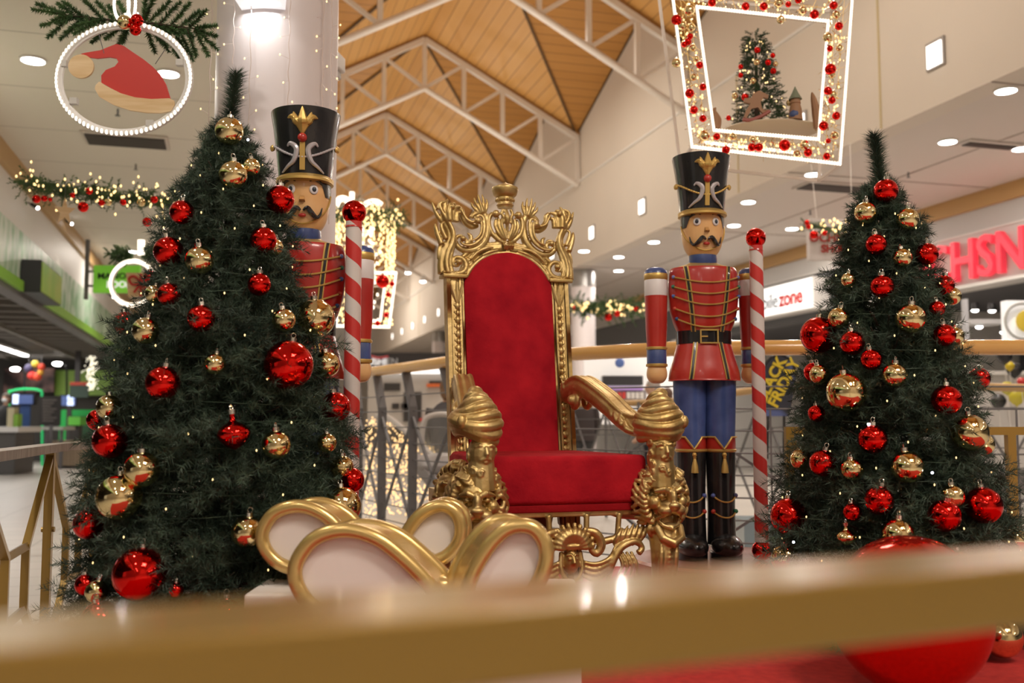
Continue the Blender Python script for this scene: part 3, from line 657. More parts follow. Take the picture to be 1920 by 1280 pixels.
# crest : strokes traced in crop pixels, mirrored about the middle
def cz(cy): return bz(2.3827-cy*.000577)
def cxx(cx, cy): return (cx-(724+(cy-100)/800*61))*.000607
def cp(cx, cy, off=0.03): z = cz(cy); v = back(cxx(cx, cy), z, off); return v
U = .000595
strokes = [
 ([(262,885),(252,800),(262,710),(300,620),(302,540),(262,470),(212,415),(180,360),(150,288)], [34,30,30,34,30,24,20,16,6], .01),
 ([(300,880),(282,800),(292,710),(322,620),(322,540),(290,470),(250,410),(215,350),(205,300)], [20,18,18,18,18,16,14,12,4], .035),
 ([(335,870),(312,790),(322,700),(338,620),(334,560),(310,480)], [14,16,16,16,12,8], .03),
 ([(240,640),(205,560),(188,500),(185,470)], [22,20,16,5], .02),
 ([(270,600),(235,530),(225,480),(250,462)], [16,16,12,5], .035),
 ([(230,760),(224,700),(232,640),(222,600)], [14,12,10,4], .01),
 ([(300,890),(360,885),(420,865),(440,810),(410,758),(355,748),(335,790),(355,820),(388,812)], [16,20,22,20,18,15,13,11,8], .03),
 ([(395,880),(420,840),(450,800),(480,770),(440,750)], [14,16,18,14,6], .02),
 ([(262,440),(248,370),(250,300),(272,255)], [24,26,20,6], .02), ([(290,450),(280,380),(290,310),(330,300)], [20,24,18,6], .04),
 ([(320,450),(312,390),(325,330),(372,316)], [20,22,18,7], .03), ([(350,452),(345,410),(352,370),(392,372)], [18,20,16,8], .03),
 ([(190,350),(210,300),(250,280)], [12,14,6], .03),
 ([(360,318),(392,345),(402,395),(430,440),(480,470),(530,462)], [16,20,22,26,26,14], .01),
 ([(375,340),(398,385),(425,425),(470,445),(520,430)], [8,10,12,12,8], .04),
 ([(470,400),(490,370),(530,355),(570,362),(592,410),(600,480),(596,560),(560,630),(500,672),(430,676),(375,650),(352,600),(368,565),(405,560),(425,590)], [16,20,24,26,28,30,32,32,30,26,22,18,15,12,8], .01),
 ([(480,410),(520,385),(552,400),(566,460),(562,540),(530,600),(470,640),(410,640),(378,612)], [8,11,13,14,14,13,12,10,6], .04),
 ([(500,420),(528,418),(540,470),(535,540),(505,585),(455,610)], [7,9,10,10,9,5], .05),
 ([(440,640),(468,600),(462,560),(434,536)], [12,18,16,5], .03), ([(425,640),(432,600),(415,570)], [10,12,5], .03),
 ([(545,365),(505,335),(472,300),(462,268)], [9,11,11,4], .02), ([(552,360),(520,315),(492,268),(480,228)], [9,11,11,4], .025),
 ([(558,355),(538,300),(518,245),(508,198)], [9,11,11,4], .03), ([(566,355),(562,300),(555,245),(543,196)], [9,11,11,4], .025),
 ([(575,360),(588,310),(590,268),(580,228)], [9,11,11,4], .02),
 ([(640,350),(615,390),(612,450),(640,520),(690,570),(755,600)], [16,18,18,18,18,18], .02),
 ([(660,400),(655,460),(690,530),(750,585)], [6,11,11,7], .035), ([(680,390),(682,460),(712,525),(752,580)], [6,11,11,7], .04),
 ([(704,385),(706,450),(728,515),(756,575)], [6,11,11,7], .045), ([(712,320),(700,360),(720,400),(718,435),(735,430)], [12,12,10,9,7], .05),
 ([(600,370),(580,420),(590,500),(570,600)], [10,10,10,10], .0),
 ([(445,905),(478,838),(530,775),(590,730),(660,702),(785,686)], [17,17,17,17,17,17], .03),
 ([(410,740),(470,690),(540,650),(610,625),(690,612),(775,610)], [16,18,20,20,20,20], .01),
 ([(420,880),(450,800),(510,725),(590,675),(680,650),(780,640)], [26,36,40,40,38,36], .0),
 ([(470,760),(520,700),(590,660),(650,650)], [8,14,14,6], .04), ([(560,720),(620,690),(690,668)], [6,12,6], .04),
]
dots = [(375,790,27,.05), (510,432,30,.045), (398,590,24,.045), (652,366,32,.05), (300,330,20,.05)]
q = MB()
for pts, rad_, off in strokes:
    for s in (1, -1):
        P = [cp(x, y, off) for x, y in pts]
        if s < 0: P = [Vector((-p.x, p.y, p.z)) for p in P]
        q.tube(catmull(P, 5), [r*U*1.12 for r in rad_], 9)
for x, y, r, off in dots:
    for s in (1, -1):
        p = cp(x, y, off); q.ball((s*p.x, p.y, p.z), r*U, 12)
q.tube(catmull([cp(735, 325, .05), cp(740, 400, .065), cp(748, 470, .05), cp(757, 560, .04)], 5), [12*U, 22*U, 14*U, 8*U], 9)
for dx in (-34, -12, 12, 34): q.tube([cp(765+dx, 600, .035), cp(768+dx, 630, .055), cp(772+dx, 662, .04)], [9*U, 12*U, 9*U], 8)
o = q.build('carved_crest', G['gold'], throne); sculpt(o, .0034, 1)
# crown knob on top
q = MB(); c0 = cp(740, 300, .02); c0.x = 0
prof = [(60, 300), (64, 285), (70, 278), (64, 268), (62, 252), (70, 245), (72, 225), (68, 212), (78, 206), (88, 198), (94, 190), (104, 160), (108, 140), (104, 128), (90, 128), (84, 118), (60, 106), (30, 98), (22, 92), (12, 84), (.2, 82)]
q.lathe([(r*U, cz(y)-cz(300)) for r, y in prof], c0, 36)
for k in range(16):
    a = 2*PI*k/16; q.ball(c0+Vector((70*U*math.cos(a), 70*U*math.sin(a), cz(235)-cz(300))), .007, 8)
q.build('crown_knob', G['gold'], throne)

# ---- carved heads
def lion(q, O, F, s):
    """a lion mask at O facing unit direction F, half height s"""
    F = F.normalized(); X = Vector((0, 0, 1)).cross(F).normalized(); Z = F.cross(X)*1.0
    Z = Vector((0, 0, 1)); rot = Matrix((X, F, Z)).transposed()
    P = lambda x, f, z: O+X*(x*s)+F*(f*s)+Z*(z*s)
    E = lambda x, f, z, dx, df, dz: q.ell(P(x, f, z), (dx*s, df*s, dz*s), 14, rot)
    E(0, 0, .05, .66, .60, .84); E(0, .44, .42, .50, .32, .34)            # skull, forehead
    E(0, .62, -.15, .34, .44, .24); E(0, .80, .14, .15, .26, .36)         # muzzle, nose bridge
    E(0, 1.02, -.08, .21, .13, .12)                                        # nose tip
    for t in (-1, 1):
        E(t*.24, .76, -.24, .25, .26, .19); E(t*.48, .46, .0, .22, .26, .24)  # lip pads, cheeks
        q.tube([P(t*.07, .84, .34), P(t*.27, .82, .44), P(t*.54, .60, .36)], [.07*s, .12*s, .06*s], 8)  # brow
        E(t*.30, .66, .22, .13, .12, .08)                                 # eye
        q.tube([P(t*.12, .90, -.30), P(t*.30, .80, -.42), P(t*.42, .55, -.52)], [.05*s, .06*s, .05*s], 7)
        E(t*.56, .10, .50, .14, .10, .16)
    E(0, .56, -.78, .26, .28, .13); q.tube([P(-.40, .45, -.50), P(-.26, .66, -.74), P(0, .80, -.84), P(.26, .66, -.74), P(.40, .45, -.50)], .07*s, 8)
    for k in range(52):                                                   # wavy mane lying close to the head
        ring = k % 2; a = -.75+(k//2)*(PI+1.5)/25; c, sn = math.cos(a), math.sin(a); w_ = random.uniform(-.16, .16)
        r0 = .62 if ring == 0 else .74; f0 = .34 if ring == 0 else .06
        q.tube(catmull([P(c*r0, f0, sn*r0*1.15+.08), P(c*(r0+.16)+w_*sn, f0+.04, sn*(r0+.18)*1.15+.08-w_*c), P(c*(r0+.26)-w_*sn*.6, f0-.16, sn*(r0+.28)*1.15+.08+w_*c*.6), P(c*(r0+.24), f0-.36, sn*(r0+.26)*1.15+.07)], 3), [.04*s, .085*s, .075*s, .03*s], 7)
def scrollp(c, X, Z, r0, r1, turns, n=22, a0=0, sgn=1):
    return [c+(X*math.cos(a0+sgn*2*PI*turns*i/n)+Z*math.sin(a0+sgn*2*PI*turns*i/n))*(r0+(r1-r0)*i/n) for i in range(n+1)]
XZ = Vector((1, 0, 0)); ZZ = Vector((0, 0, 1))
for s in (-1, 1):
    FX, FF = s*.385, -.74                                                  # front leg axis
    # arm: scroll at the post, swept rail, falling to the turban
    q = MB(); pts = catmull([(s*.265, -.02, bz(1.315)), (s*.275, -.12, bz(1.345)), (s*.29, -.20, bz(1.335)), (s*.32, -.36, bz(1.265)), (s*.35, -.52, bz(1.18)), (s*.375, -.66, bz(1.165))], 6)
    q.tube(pts, [.038, .045, .050, .050, .046, .050], 14)
    for d in (-.030, 0, .030): q.tube([p+Vector((d, 0, .040)) for p in pts], [.008, .012, .014, .014, .010, .006], 8)
    for t in (-1, 1):
        sc = scrollp(Vector((s*.28+t*.030, -.150, bz(1.29))), Vector((0, -1, 0)), ZZ, .055, .014, 1.3, a0=1.2, sgn=1); q.tube(sc, [.018, .014, .010], 8)
    q.ball((s*.28-s*.045, -.150, bz(1.285)), .026, 14)
    for i in range(5): q.tube(catmull([(s*.36, -.36-.05*i, bz(1.27-.024*i)), (s*(.385), -.42-.05*i, bz(1.235-.02*i)), (s*.37, -.48-.045*i, bz(1.175-.008*i))], 3), [.010, .020, .008], 7)
    for i in range(4): q.tube(catmull([(s*.315, -.40-.05*i, bz(1.265-.025*i)), (s*.30, -.45-.05*i, bz(1.215-.02*i)), (s*.335, -.52-.04*i, bz(1.155-.004*i))], 3), [.010, .018, .008], 7)
    q.ell((s*.26, -.02, bz(1.33)), (.035, .05, .06), 12)
    for i in range(5): q.tube([(s*.262+(-.03+.015*i), -.045, bz(1.34)), (s*.262+(-.045+.022*i), -.055, bz(1.385+.006*(i % 2)))], [.010, .004], 6)
    arm = q.build('armrest', G['gold'], throne); sculpt(arm, .0045, 2)
    # turban of wound cloth
    q = MB(); T = Vector((FX, FF+.02, bz(1.200))); tilt = Matrix.Rotation(s*-.16, 3, 'Y') @ Matrix.Rotation(.10, 3, 'X')
    q.ell(T, (.080, .082, .070), 24, tilt); q.ell(T+Vector((-s*.006, 0, .055)), (.052, .052, .055), 18)
    for i, (zo, rr, th) in enumerate(((-.062, .074, .020), (-.044, .084, .021), (-.022, .088, .022), (.002, .080, .021), (.028, .066, .020), (.054, .052, .019), (.076, .036, .017))):
        rt = Matrix.Rotation(s*(-.22+.07*i), 3, 'Y') @ Matrix.Rotation(.16-.07*i, 3, 'X')
        q.tube([T+rt @ Vector((rr*math.cos(a), rr*math.sin(a), 0))+Vector((0, 0, zo+.010*math.sin(a*2+i))) for a in np.linspace(0, 2*PI, 37)], th, 9, flat=1, cap=False)
    q.ell(T+Vector((.004*s, -.01, .098)), (.030, .032, .026), 16); q.ell(T+Vector((s*.075, -.075, -.012)), (.018, .016, .026), 12)
    tu = q.build('turban', G['gold'], throne); sculpt(tu, .0036, 1)
    # bearded man's head with curls under the turban
    q = MB(); Hc = Vector((FX-s*.012, FF-.022, bz(1.070))); F = Vector((-s*.05, -1, 0)).normalized()
    q.ell(Hc, (.052, .058, .068), 18); q.ell(Hc+F*.055+Vector((0, 0, -.002)), (.010, .016, .018), 10); q.tube([Hc+F*.052+Vector((0, 0, .022)), Hc+F*.066+Vector((0, 0, -.006))], .008, 8)
    for t in (-1, 1):
        q.tube([Hc+F*.046+Vector((t*.008, 0, .026)), Hc+F*.048+Vector((t*.022, 0, .030)), Hc+F*.034+Vector((t*.038, 0, .022))], .007, 7)
        q.ell(Hc+F*.046+Vector((t*.020, 0, .012)), (.009, .008, .006), 8); q.tube([Hc+F*.058+Vector((t*.003, 0, -.018)), Hc+F*.050+Vector((t*.022, 0, -.026))], [.007, .004], 7)
    q.ell(Hc+F*.048+Vector((0, 0, -.033)), (.013, .010, .006), 10)
    for k in range(34):
        a = -2.5+5.0*random.random(); zc = random.uniform(-.085, .045); rr = .053 if abs(a) > 1.25 or zc < -.062 else None
        if rr is None: continue
        c = Hc+Vector((math.sin(a)*rr, -math.cos(a)*rr, zc)); u = Vector((math.cos(a), math.sin(a), 0)); q.tube(scrollp(c, u, ZZ, .014, .004, 1.1, 8, random.random()*6), .006, 6)
    q.tube([Hc, Hc+Vector((0, .0, -.14))], [.045, .060], 14)
    hd = q.build('bearded_head', G['gold'], throne); sculpt(hd, .0034, 1)
    # front lion, side lion
    q = MB(); lion(q, Vector((FX, FF+.01, bz(.872))), Vector((s*.12-.12, -1, 0)), .120)
    for k in range(22):
        a = random.uniform(-1.5, 1.5); z = random.uniform(.96, 1.00); r = .058; c = Vector((FX+math.sin(a)*r, FF-math.cos(a)*r*.8, bz(z)))
        q.tube([c, c+Vector((math.sin(a)*.022, -.010, -.016)), c+Vector((math.sin(a)*.012, -.004, -.040))], [.012, .015, .004], 6)
    q.ell((FX, FF+.03, bz(.91)), (.066, .06, .12), 16)
    lf = q.build('lion_mask', G['gold'], throne); sculpt(lf, .0034, 1)
    q = MB(); lion(q, Vector((s*.385, -.44, bz(.90))), Vector((s, -.45, 0)), .105); q.bar((s*.36, -.06, bz(.87)), (s*.385, -.70, bz(.87)), .06, .10, up=(1, 0, 0))
    q.tube([(s*.38, -.05, bz(.80)), (s*.40, -.3, bz(.79)), (s*.40, -.6, bz(.80))], [.02, .03, .02], 8)
    ls = q.build('side_lion_mask', G['gold'], throne); sculpt(ls, .0045, 1)
    # cabriole front leg with ribs and beads
    q = MB(); lp = catmull([(FX, FF+.02, bz(.82)), (FX, FF-.01, bz(.74)), (FX-s*.012, FF-.035, bz(.66)), (FX-s*.010, FF-.010, bz(.56)), (FX, FF+.01, bz(.47)), (FX, FF-.03, bz(.425)), (FX, FF-.07, bz(.418))], 5)
    q.tube(lp, [.060, .062, .052, .040, .033, .036, .018], 16)
    for d in (-.036, -.014, .014, .036):
        q.tube([p+Vector((d*(.9 if i < 15 else .7), -.042 if i < 15 else -.03, 0)) for i, p in enumerate(lp[4:24])], [.009, .011, .009, .006], 7)
    for i in range(14): q.ball(lp[5+i]+Vector((0, -.052+.0009*i, 0)), .0105-.0003*i, 8)
    for t in (-1, 1):
        q.tube(scrollp(Vector((FX+t*.052, FF-.02, bz(.765))), Vector((t, -.3, 0)), ZZ, .036, .010, 1.3, a0=1.0), [.014, .009], 7); q.ball((FX+t*.058, FF-.04, bz(.765)), .013, 10)
    q.tube([(FX-.05, FF-.05, bz(.78)), (FX-.04, FF-.085, bz(.735)), (FX, FF-.10, bz(.715)), (FX+.04, FF-.085, bz(.735)), (FX+.05, FF-.05, bz(.78))], [.014, .018, .020, .018, .014], 8)
    lg = q.build('front_leg', G['gold'], throne); sculpt(lg, .0040, 1)
    # back leg
    q = MB(); q.tube(catmull([(s*.27, 0, bz(.84)), (s*.275, .02, bz(.65)), (s*.29, .05, bz(.5)), (s*.30, .10, bz(.418))], 5), [.045, .035, .028, .026], 12); q.build('back_leg', G['gold'], throne)
# front apron: crowned mask between leafy scrolls
q = MB(); A = Vector((.0, -.70, bz(.655)))
ap = lambda x, z, off=0: A+Vector((x, -off, z))
q.ell(ap(0, -.005, .02), (.034, .034, .052), 18); q.tube([ap(0, .018, .05), ap(0, -.012, .062)], [.006, .009], 8)
for t in (-1, 1):
    q.ell(ap(t*.014, .006, .048), (.009, .007, .005), 8); q.tube([ap(t*.006, .022, .050), ap(t*.026, .020, .042)], .005, 6)
    q.tube(catmull([ap(t*.040, .03, .02), ap(t*.044, -.03, .03), ap(t*.028, -.068, .035), ap(0, -.085, .04)], 4), .009, 7)
    for k in range(6):                                 # fan feathers
        a = .15+k*.27; q.tube(catmull([ap(t*.012*k*.3, .045, .03), ap(t*math.sin(a)*.055, .045+math.cos(a)*.055, .05), ap(t*math.sin(a)*.085, .045+math.cos(a)*.085, .03)], 3), [.008, .013, .007], 7)
        q.ball(ap(t*math.sin(a)*.090, .045+math.cos(a)*.090, .03), .010, 8)
    q.tube(catmull([ap(t*.05, .11, .02), ap(t*.10, .10, .03), ap(t*.125, .055, .03), ap(t*.105, .02, .03), ap(t*.080, .04, .03), ap(t*.095, .06, .035)], 4), [.012, .018, .020, .016, .012, .008], 8)
    for k in range(4): q.tube(catmull([ap(t*.05, -.01-.018*k, .02), ap(t*.10, -.02-.020*k, .035), ap(t*.16, .0-.014*k, .03), ap(t*.19, .045-.010*k, .02)], 4), [.007, .010, .010, .006], 7)
    q.tube(catmull([ap(t*.16, -.09, .01), ap(t*.17, -.02, .03), ap(t*.21, .04, .03), ap(t*.27, .06, .03), ap(t*.30, .035, .03), ap(t*.28, .015, .035)], 4), [.010, .016, .016, .014, .012, .014], 8)
    for k in range(6): q.tube(catmull([ap(t*(.19+.018*k), .045, .01), ap(t*(.20+.022*k), .085, .025), ap(t*(.225+.025*k), .115+.008*k, .01)], 3), [.009, .011, .003], 7)
    for k in range(4): q.tube(catmull([ap(t*(.20+.02*k), .02, .01), ap(t*(.22+.02*k), -.03, .02), ap(t*(.20+.028*k), -.075, .01)], 3), [.006, .009, .003], 7)
for k in range(5): q.tube([ap(-.020+.010*k, .040, .045), ap(-.022+.011*k, .058, .052)], [.007, .005], 6)
q.tube([ap(-.30, .09, -.01), ap(-.15, .06, -.01), ap(0, .10, -.01), ap(.15, .06, -.01), ap(.30, .09, -.01)], .016, 8)
q.bar(ap(-.31, .175, -.02), ap(.31, .175, -.02), .02, .03)
for t in (-.22, -.08, .08, .22): q.tube([ap(t, .17, -.01), ap(t*.95, .08, -.005)], .012, 8)
o = q.build('front_apron', G['gold'], throne); sculpt(o, .0038, 1)
q = MB()
for t in (-1, 1):
    q.prism([(t*.05, bz(.83)), (t*.07, bz(.70)), (t*.13, bz(.66)), (t*.17, bz(.72)), (t*.19, bz(.83))], -.05, -.02)
    q.prism([(t*.20, bz(.82)), (t*.21, bz(.72)), (t*.28, bz(.64)), (t*.31, bz(.66)), (t*.31, bz(.82))], -.05, -.02)
q.bar((-.30, -.035, bz(.82)), (.30, -.035, bz(.82)), .04, .04); q.bar((-.3, -.035, bz(.655)), (.3, -.035, bz(.655)), .02, .03)
q.build('rear_apron', mat('dark_brown_gold', (.16, .10, .03), .5, .3), throne)  # recessed boards in a darker brown than the carved gold
# ================================================================ christmas trees
def needle_mesh(name, P, D, L, nn, nl, wd, material, parent, seed=1, droop=0.25):
    """twigs from points P along unit directions D (numpy n x 3), each a short stem with nn needles around it"""
    rng = np.random.default_rng(seed); n = len(P); L = np.broadcast_to(np.asarray(L, float), (n,))
    t = np.tile(np.linspace(.04, 1, nn), (n, 1)); ang = rng.random((n, nn))*2*PI
    ref = np.where(np.abs(D[:, 2:3]) < .9, np.array([[0, 0, 1.0]]), np.array([[1.0, 0, 0]]))
    X = np.cross(D, ref); X /= np.linalg.norm(X, axis=1, keepdims=True); Y = np.cross(D, X)
    base = P[:, None, :]+D[:, None, :]*(t*L[:, None])[:, :, None]; base[:, :, 2] -= droop*(t**2)*L[:, None]*.5
    rad_ = X[:, None, :]*np.cos(ang)[:, :, None]+Y[:, None, :]*np.sin(ang)[:, :, None]
    fw = .35+.75*t[:, :, None]**2
    nd = rad_+D[:, None, :]*fw; nd /= np.linalg.norm(nd, axis=2, keepdims=True)
    ln = nl*(1-.35*t[:, :, None]**3)*(.7+.5*rng.random((n, nn, 1)))
    side = np.cross(nd, D[:, None, :]+.01); side /= np.linalg.norm(side, axis=2, keepdims=True)+1e-9
    ph = rng.random((n, nn, 1))*PI; side = side*np.cos(ph)+np.cross(nd, side)*np.sin(ph)
    a = base-side*wd*.5; b = base+side*wd*.5; c = base+nd*ln
    V = np.stack([a, b, c], axis=2).reshape(-1, 3)
    # stems as thin three sided prisms
    e0, e1, e2 = P+X*.0016, P-X*.0016, P+D*L[:, None]+np.array([[0, 0, -droop*.5]])*L[:, None]; e3 = P+Y*.0016
    S = np.stack([e0, e1, e2, e1, e3, e2, e3, e0, e2], axis=1).reshape(-1, 3)
    V = np.concatenate([V, S]); nt = len(V)//3
    me = bpy.data.meshes.new(name); me.vertices.add(len(V)); me.vertices.foreach_set('co', V.ravel())
    me.loops.add(nt*3); me.loops.foreach_set('vertex_index', np.arange(nt*3)); me.polygons.add(nt); me.polygons.foreach_set('loop_start', np.arange(nt)*3)
    me.update(); me.validate(); me.materials.append(material)
    o = bpy.data.objects.new(name, me); COL.objects.link(o); o.parent = parent; return o
def fir(label, px, Yc, prof, seed, tip, ntw, drift=0.0):
    """prof: list of (pixel row, half width in pixels)"""
    sc = Yc/1866.7; x0 = at(px, 790, Yc).x
    zs = [at(px, y, Yc).z for y, h in prof]; rs = [h*sc for y, h in prof]
    rad_ = lambda z: float(np.interp(-z, [-v for v in zs], rs))
    root = empty('christmas_tree', (x0, Yc, STZ), 0, label, 'christmas tree', None)
    rng = np.random.default_rng(seed); P = []; D = []; Ls = []
    ztop, zbot = zs[0], zs[-1]; 
    tz = np.linspace(zbot, ztop, 300); wts = np.array([rad_(z)+.03 for z in tz]); wts /= wts.sum()
    for i in range(ntw):
        z = max(STZ+.07, rng.choice(tz, p=wts)+rng.normal()*.01); a = rng.random()*2*PI
        lump = 1+.12*math.sin(a*4+z*15+seed)+.08*math.sin(a*9-z*31)+.07*math.sin(z*34+1.5*math.sin(a*2))
        r = rad_(z)*lump; L = .055+.16*min(r, .4); inner = rng.random() < .45
        rr = max(0, r-L*.95)*(rng.uniform(.35, 1) if inner else rng.uniform(.92, 1.0))
        el = rng.normal()*.35+.12; da = rng.normal()*.45
        P.append((rr*math.cos(a), rr*math.sin(a), z-STZ)); D.append((math.cos(a+da)*math.cos(el), math.sin(a+da)*math.cos(el), math.sin(el))); Ls.append(L)
    P = np.array(P); D = np.array(D)
    needle_mesh('foliage', P, D, np.array(Ls), 54, .041, .0028, G['needle'], root, seed)
    # bare leader at the top, a bottle brush
    z0 = at(px, tip[1], Yc).z-STZ; z1 = at(px, tip[0], Yc).z-STZ; m = 16; dx = drift
    Pt = np.array([[dx*(k/m), 0, z0+(z1-z0)*k/m] for k in range(m)]); Dt = np.tile(np.array([[dx*.3, 0, 1.0]])/math.hypot(1, dx*.3), (m, 1))
    needle_mesh('leader_shoot', Pt, Dt, (z1-z0)/m*1.4, 110, .052, .0028, G['needle'], root, seed+5, 0)
    q = MB(); q.tube([(0, 0, 0), (0, 0, ztop-STZ-.1), (dx, 0, z1)], [.035, .008, .002], 10); q.build('trunk', G['bark'], root)
    # dark inner branches: a ragged inner cone of boughs so one cannot look straight through
    q = MB()
    for k in range(170):
        z = max(STZ+.08, rng.choice(tz[:-20], p=wts[:-20]/wts[:-20].sum())); a = rng.random()*2*PI; r = rad_(z)*.86
        q.tube([(0, 0, z-STZ-.05), (math.cos(a)*r*.6, math.sin(a)*r*.6, z-STZ-.02), (math.cos(a)*r, math.sin(a)*r, z-STZ+.02)], [.010, .006, .002], 5)
    q.build('branches', G['bark'], root, kind=None)
    return root, x0, rad_
LP = [(236, 22), (262, 48), (300, 66), (350, 92), (410, 118), (470, 128), (530, 142), (590, 172), (650, 194), (720, 204), (800, 222), (880, 236), (960, 246), (1040, 250), (1120, 256), (1170, 240), (1200, 200)]
RP = [(345, 14), (372, 46), (410, 68), (450, 84), (500, 92), (560, 108), (620, 128), (680, 148), (740, 158), (800, 168), (850, 172), (900, 194), (960, 212), (1020, 222), (1100, 226), (1180, 222), (1225, 190)]
treeL, xL, radL = fir('tall bauble-covered Christmas tree in front of the left toy soldier', 418, 3.62, LP, 3, (140, 240), 6400, .02)
treeR, xR, radR = fir('Christmas tree with red and gold baubles right of the right soldier', 1664, 3.80, RP, 8, (256, 350), 5600, -.02)
# ---------------------------------------------------------------- baubles
def bauble_parts(root, r, m, onion=False):
    q = MB()
    if onion: q.lathe([(v.x*r, v.z*r) for v in catmull([(.0001, 0, -1.0), (.55, 0, -.72), (1.0, 0, -.10), (.72, 0, .40), (.25, 0, .70), (.16, 0, .95), (.15, 0, 1.15), (.0001, 0, 1.2)], 5)], seg=28)
    else: q.ball((0, 0, 0), r, 32)
    q.build('glass_ball', m, root)
    t = r*(1.2 if onion else .98); h = min(.016, r*.32); cr = min(.012, r*.28)
    q = MB(); q.lathe([(cr, t-h*.2), (cr*1.02, t+h*.7), (cr*.6, t+h*.8), (.0001, t+h*.8)], seg=12)
    q.tube([Vector((math.sin(a)*h*.5, 0, t+h*1.2+math.cos(a)*h*.5)) for a in np.linspace(0, 2*PI, 11)], .0013, 4, cap=False); q.build('hanger_cap', G['chrome'], root)
def hang(px, py, rp, kind, x0, Yc, radf, label, grp, tree):
    z = at(px, py, Yc-.25).z; Y = Yc
    for it in range(6):
        p = at(px, py, Y); dx = p.x-x0; rr = radf(p.z); Y = Yc-math.sqrt(max(0, rr*rr-dx*dx))*.95 if abs(dx) < rr else Yc-.02
    p = at(px, py, Y); r = rp*Y/1866.7; off = min(.35*r, .03)
    p = at(px, py, Y-off)
    col = 'red' if kind[0] == 'R' else 'gold'
    root = empty('christmas_bauble', p, random.uniform(-.4, .4), label, 'bauble', grp)
    root.rotation_euler = (random.uniform(-.15, .15), random.uniform(-.2, .2), random.uniform(0, 6))
    bauble_parts(root, r, G['balR'] if col == 'red' else G['balG'], 'o' in kind)
    return root
BLt = [
 (430,246,27,'G','shiny gold bauble at the very top of the left tree, under its bare tip'),
 (437,328,27,'G','gold bauble second from the top of the left tree'),
 (471,313,17,'G','small gold bauble peeking out beside the second gold one near the left tree top'),
 (525,374,27,'R','red bauble overlapping the left toy soldier cheek'),
 (341,398,23,'R','red bauble at the left edge high on the left tree, by the garland end'),
 (494,450,25,'R','red bauble left of the left toy soldier collar'),
 (515,463,16,'G','gold bauble half hidden behind the red one by the left soldier collar'),
 (316,471,28,'R','large red bauble on the left edge of the left tree, above the gift ring'),
 (374,488,27,'G','gold bauble right of the large red one on the upper left tree'),
 (486,533,22,'R','red bauble left of the left toy soldier chest'),
 (317,552,22,'R','red bauble right of the hanging gift plate'),
 (289,551,17,'G','gold bauble squeezed between the gift plate and a red bauble'),
 (282,520,13,'R','small red bauble touching the gift plate edge'),
 (377,597,26,'R','red bauble in the upper middle of the left tree, straight above the small gold one'),
 (235,606,22,'R','red bauble peeking out at the left tree edge next to the green fascia'),
 (273,620,25,'G','gold bauble at the left tree edge right of the green fascia'),
 (532,600,22,'G','gold bauble directly left of the biggest upper gold one'),
 (591,597,37,'G','large gold bauble in front of the left toy soldier waist'),
 (541,684,46,'R','big red bauble on the right side of the left tree, below two gold ones'),
 (613,683,24,'G','gold bauble right of the big red one, before the soldier skirt'),
 (305,718,32,'R','large red bauble on the left half of the left tree at mid height'),
 (403,682,20,'G','small gold bauble half sunk in needles in the middle of the left tree'),
 (629,763,28,'R','red bauble touching the left striped pole'),
 (204,763,23,'G','gold bauble at the left tree edge near the shop counters'),
 (183,787,20,'R','red bauble behind the gold one at the left tree edge near the counters'),
 (206,827,32,'R','large red bauble at the left tree edge beside the fence handrail'),
 (438,812,31,'Ro','red onion-shaped bauble in the centre of the left tree'),
 (518,834,27,'G','gold bauble right of the red onion-shaped one'),
 (613,830,18,'G','small gold bauble at the left tree edge below the red one by the pole'),
 (266,880,33,'G','gold bauble above right of the largest gold one, lower left tree'),
 (223,932,42,'G','largest gold bauble on the lower left of the left tree'),
 (641,876,22,'G','gold bauble at the foot of the left striped pole, upper one'),
 (660,900,23,'R','red bauble behind the gold ones at the foot of the left striped pole'),
 (641,949,36,'G','large gold bauble at the lower right edge of the left tree'),
 (166,982,28,'R','red bauble on the lower left edge beside the golden lattice fence'),
 (464,997,30,'G','gold bauble touching the rear left loop of the gift bow'),
 (262,1076,49,'R','biggest red bauble low on the left tree'),
 (161,1096,20,'R','red bauble at the bottom left edge of the left tree'),
 (181,1109,21,'G','gold bauble in front of the red one at the bottom left edge'),
 (686,998,18,'R','small red bauble behind the rear bow loops, lower right of the left tree'),
 (330,1106,14,'R','small red bauble low on the left tree, right of the biggest red one'),
 (190,1165,38,'R','blurred red bauble at the bottom of the left tree, left of the metal streaks'),
 (424,1152,30,'R','blurred red bauble at the bottom of the left tree beside the white box')]
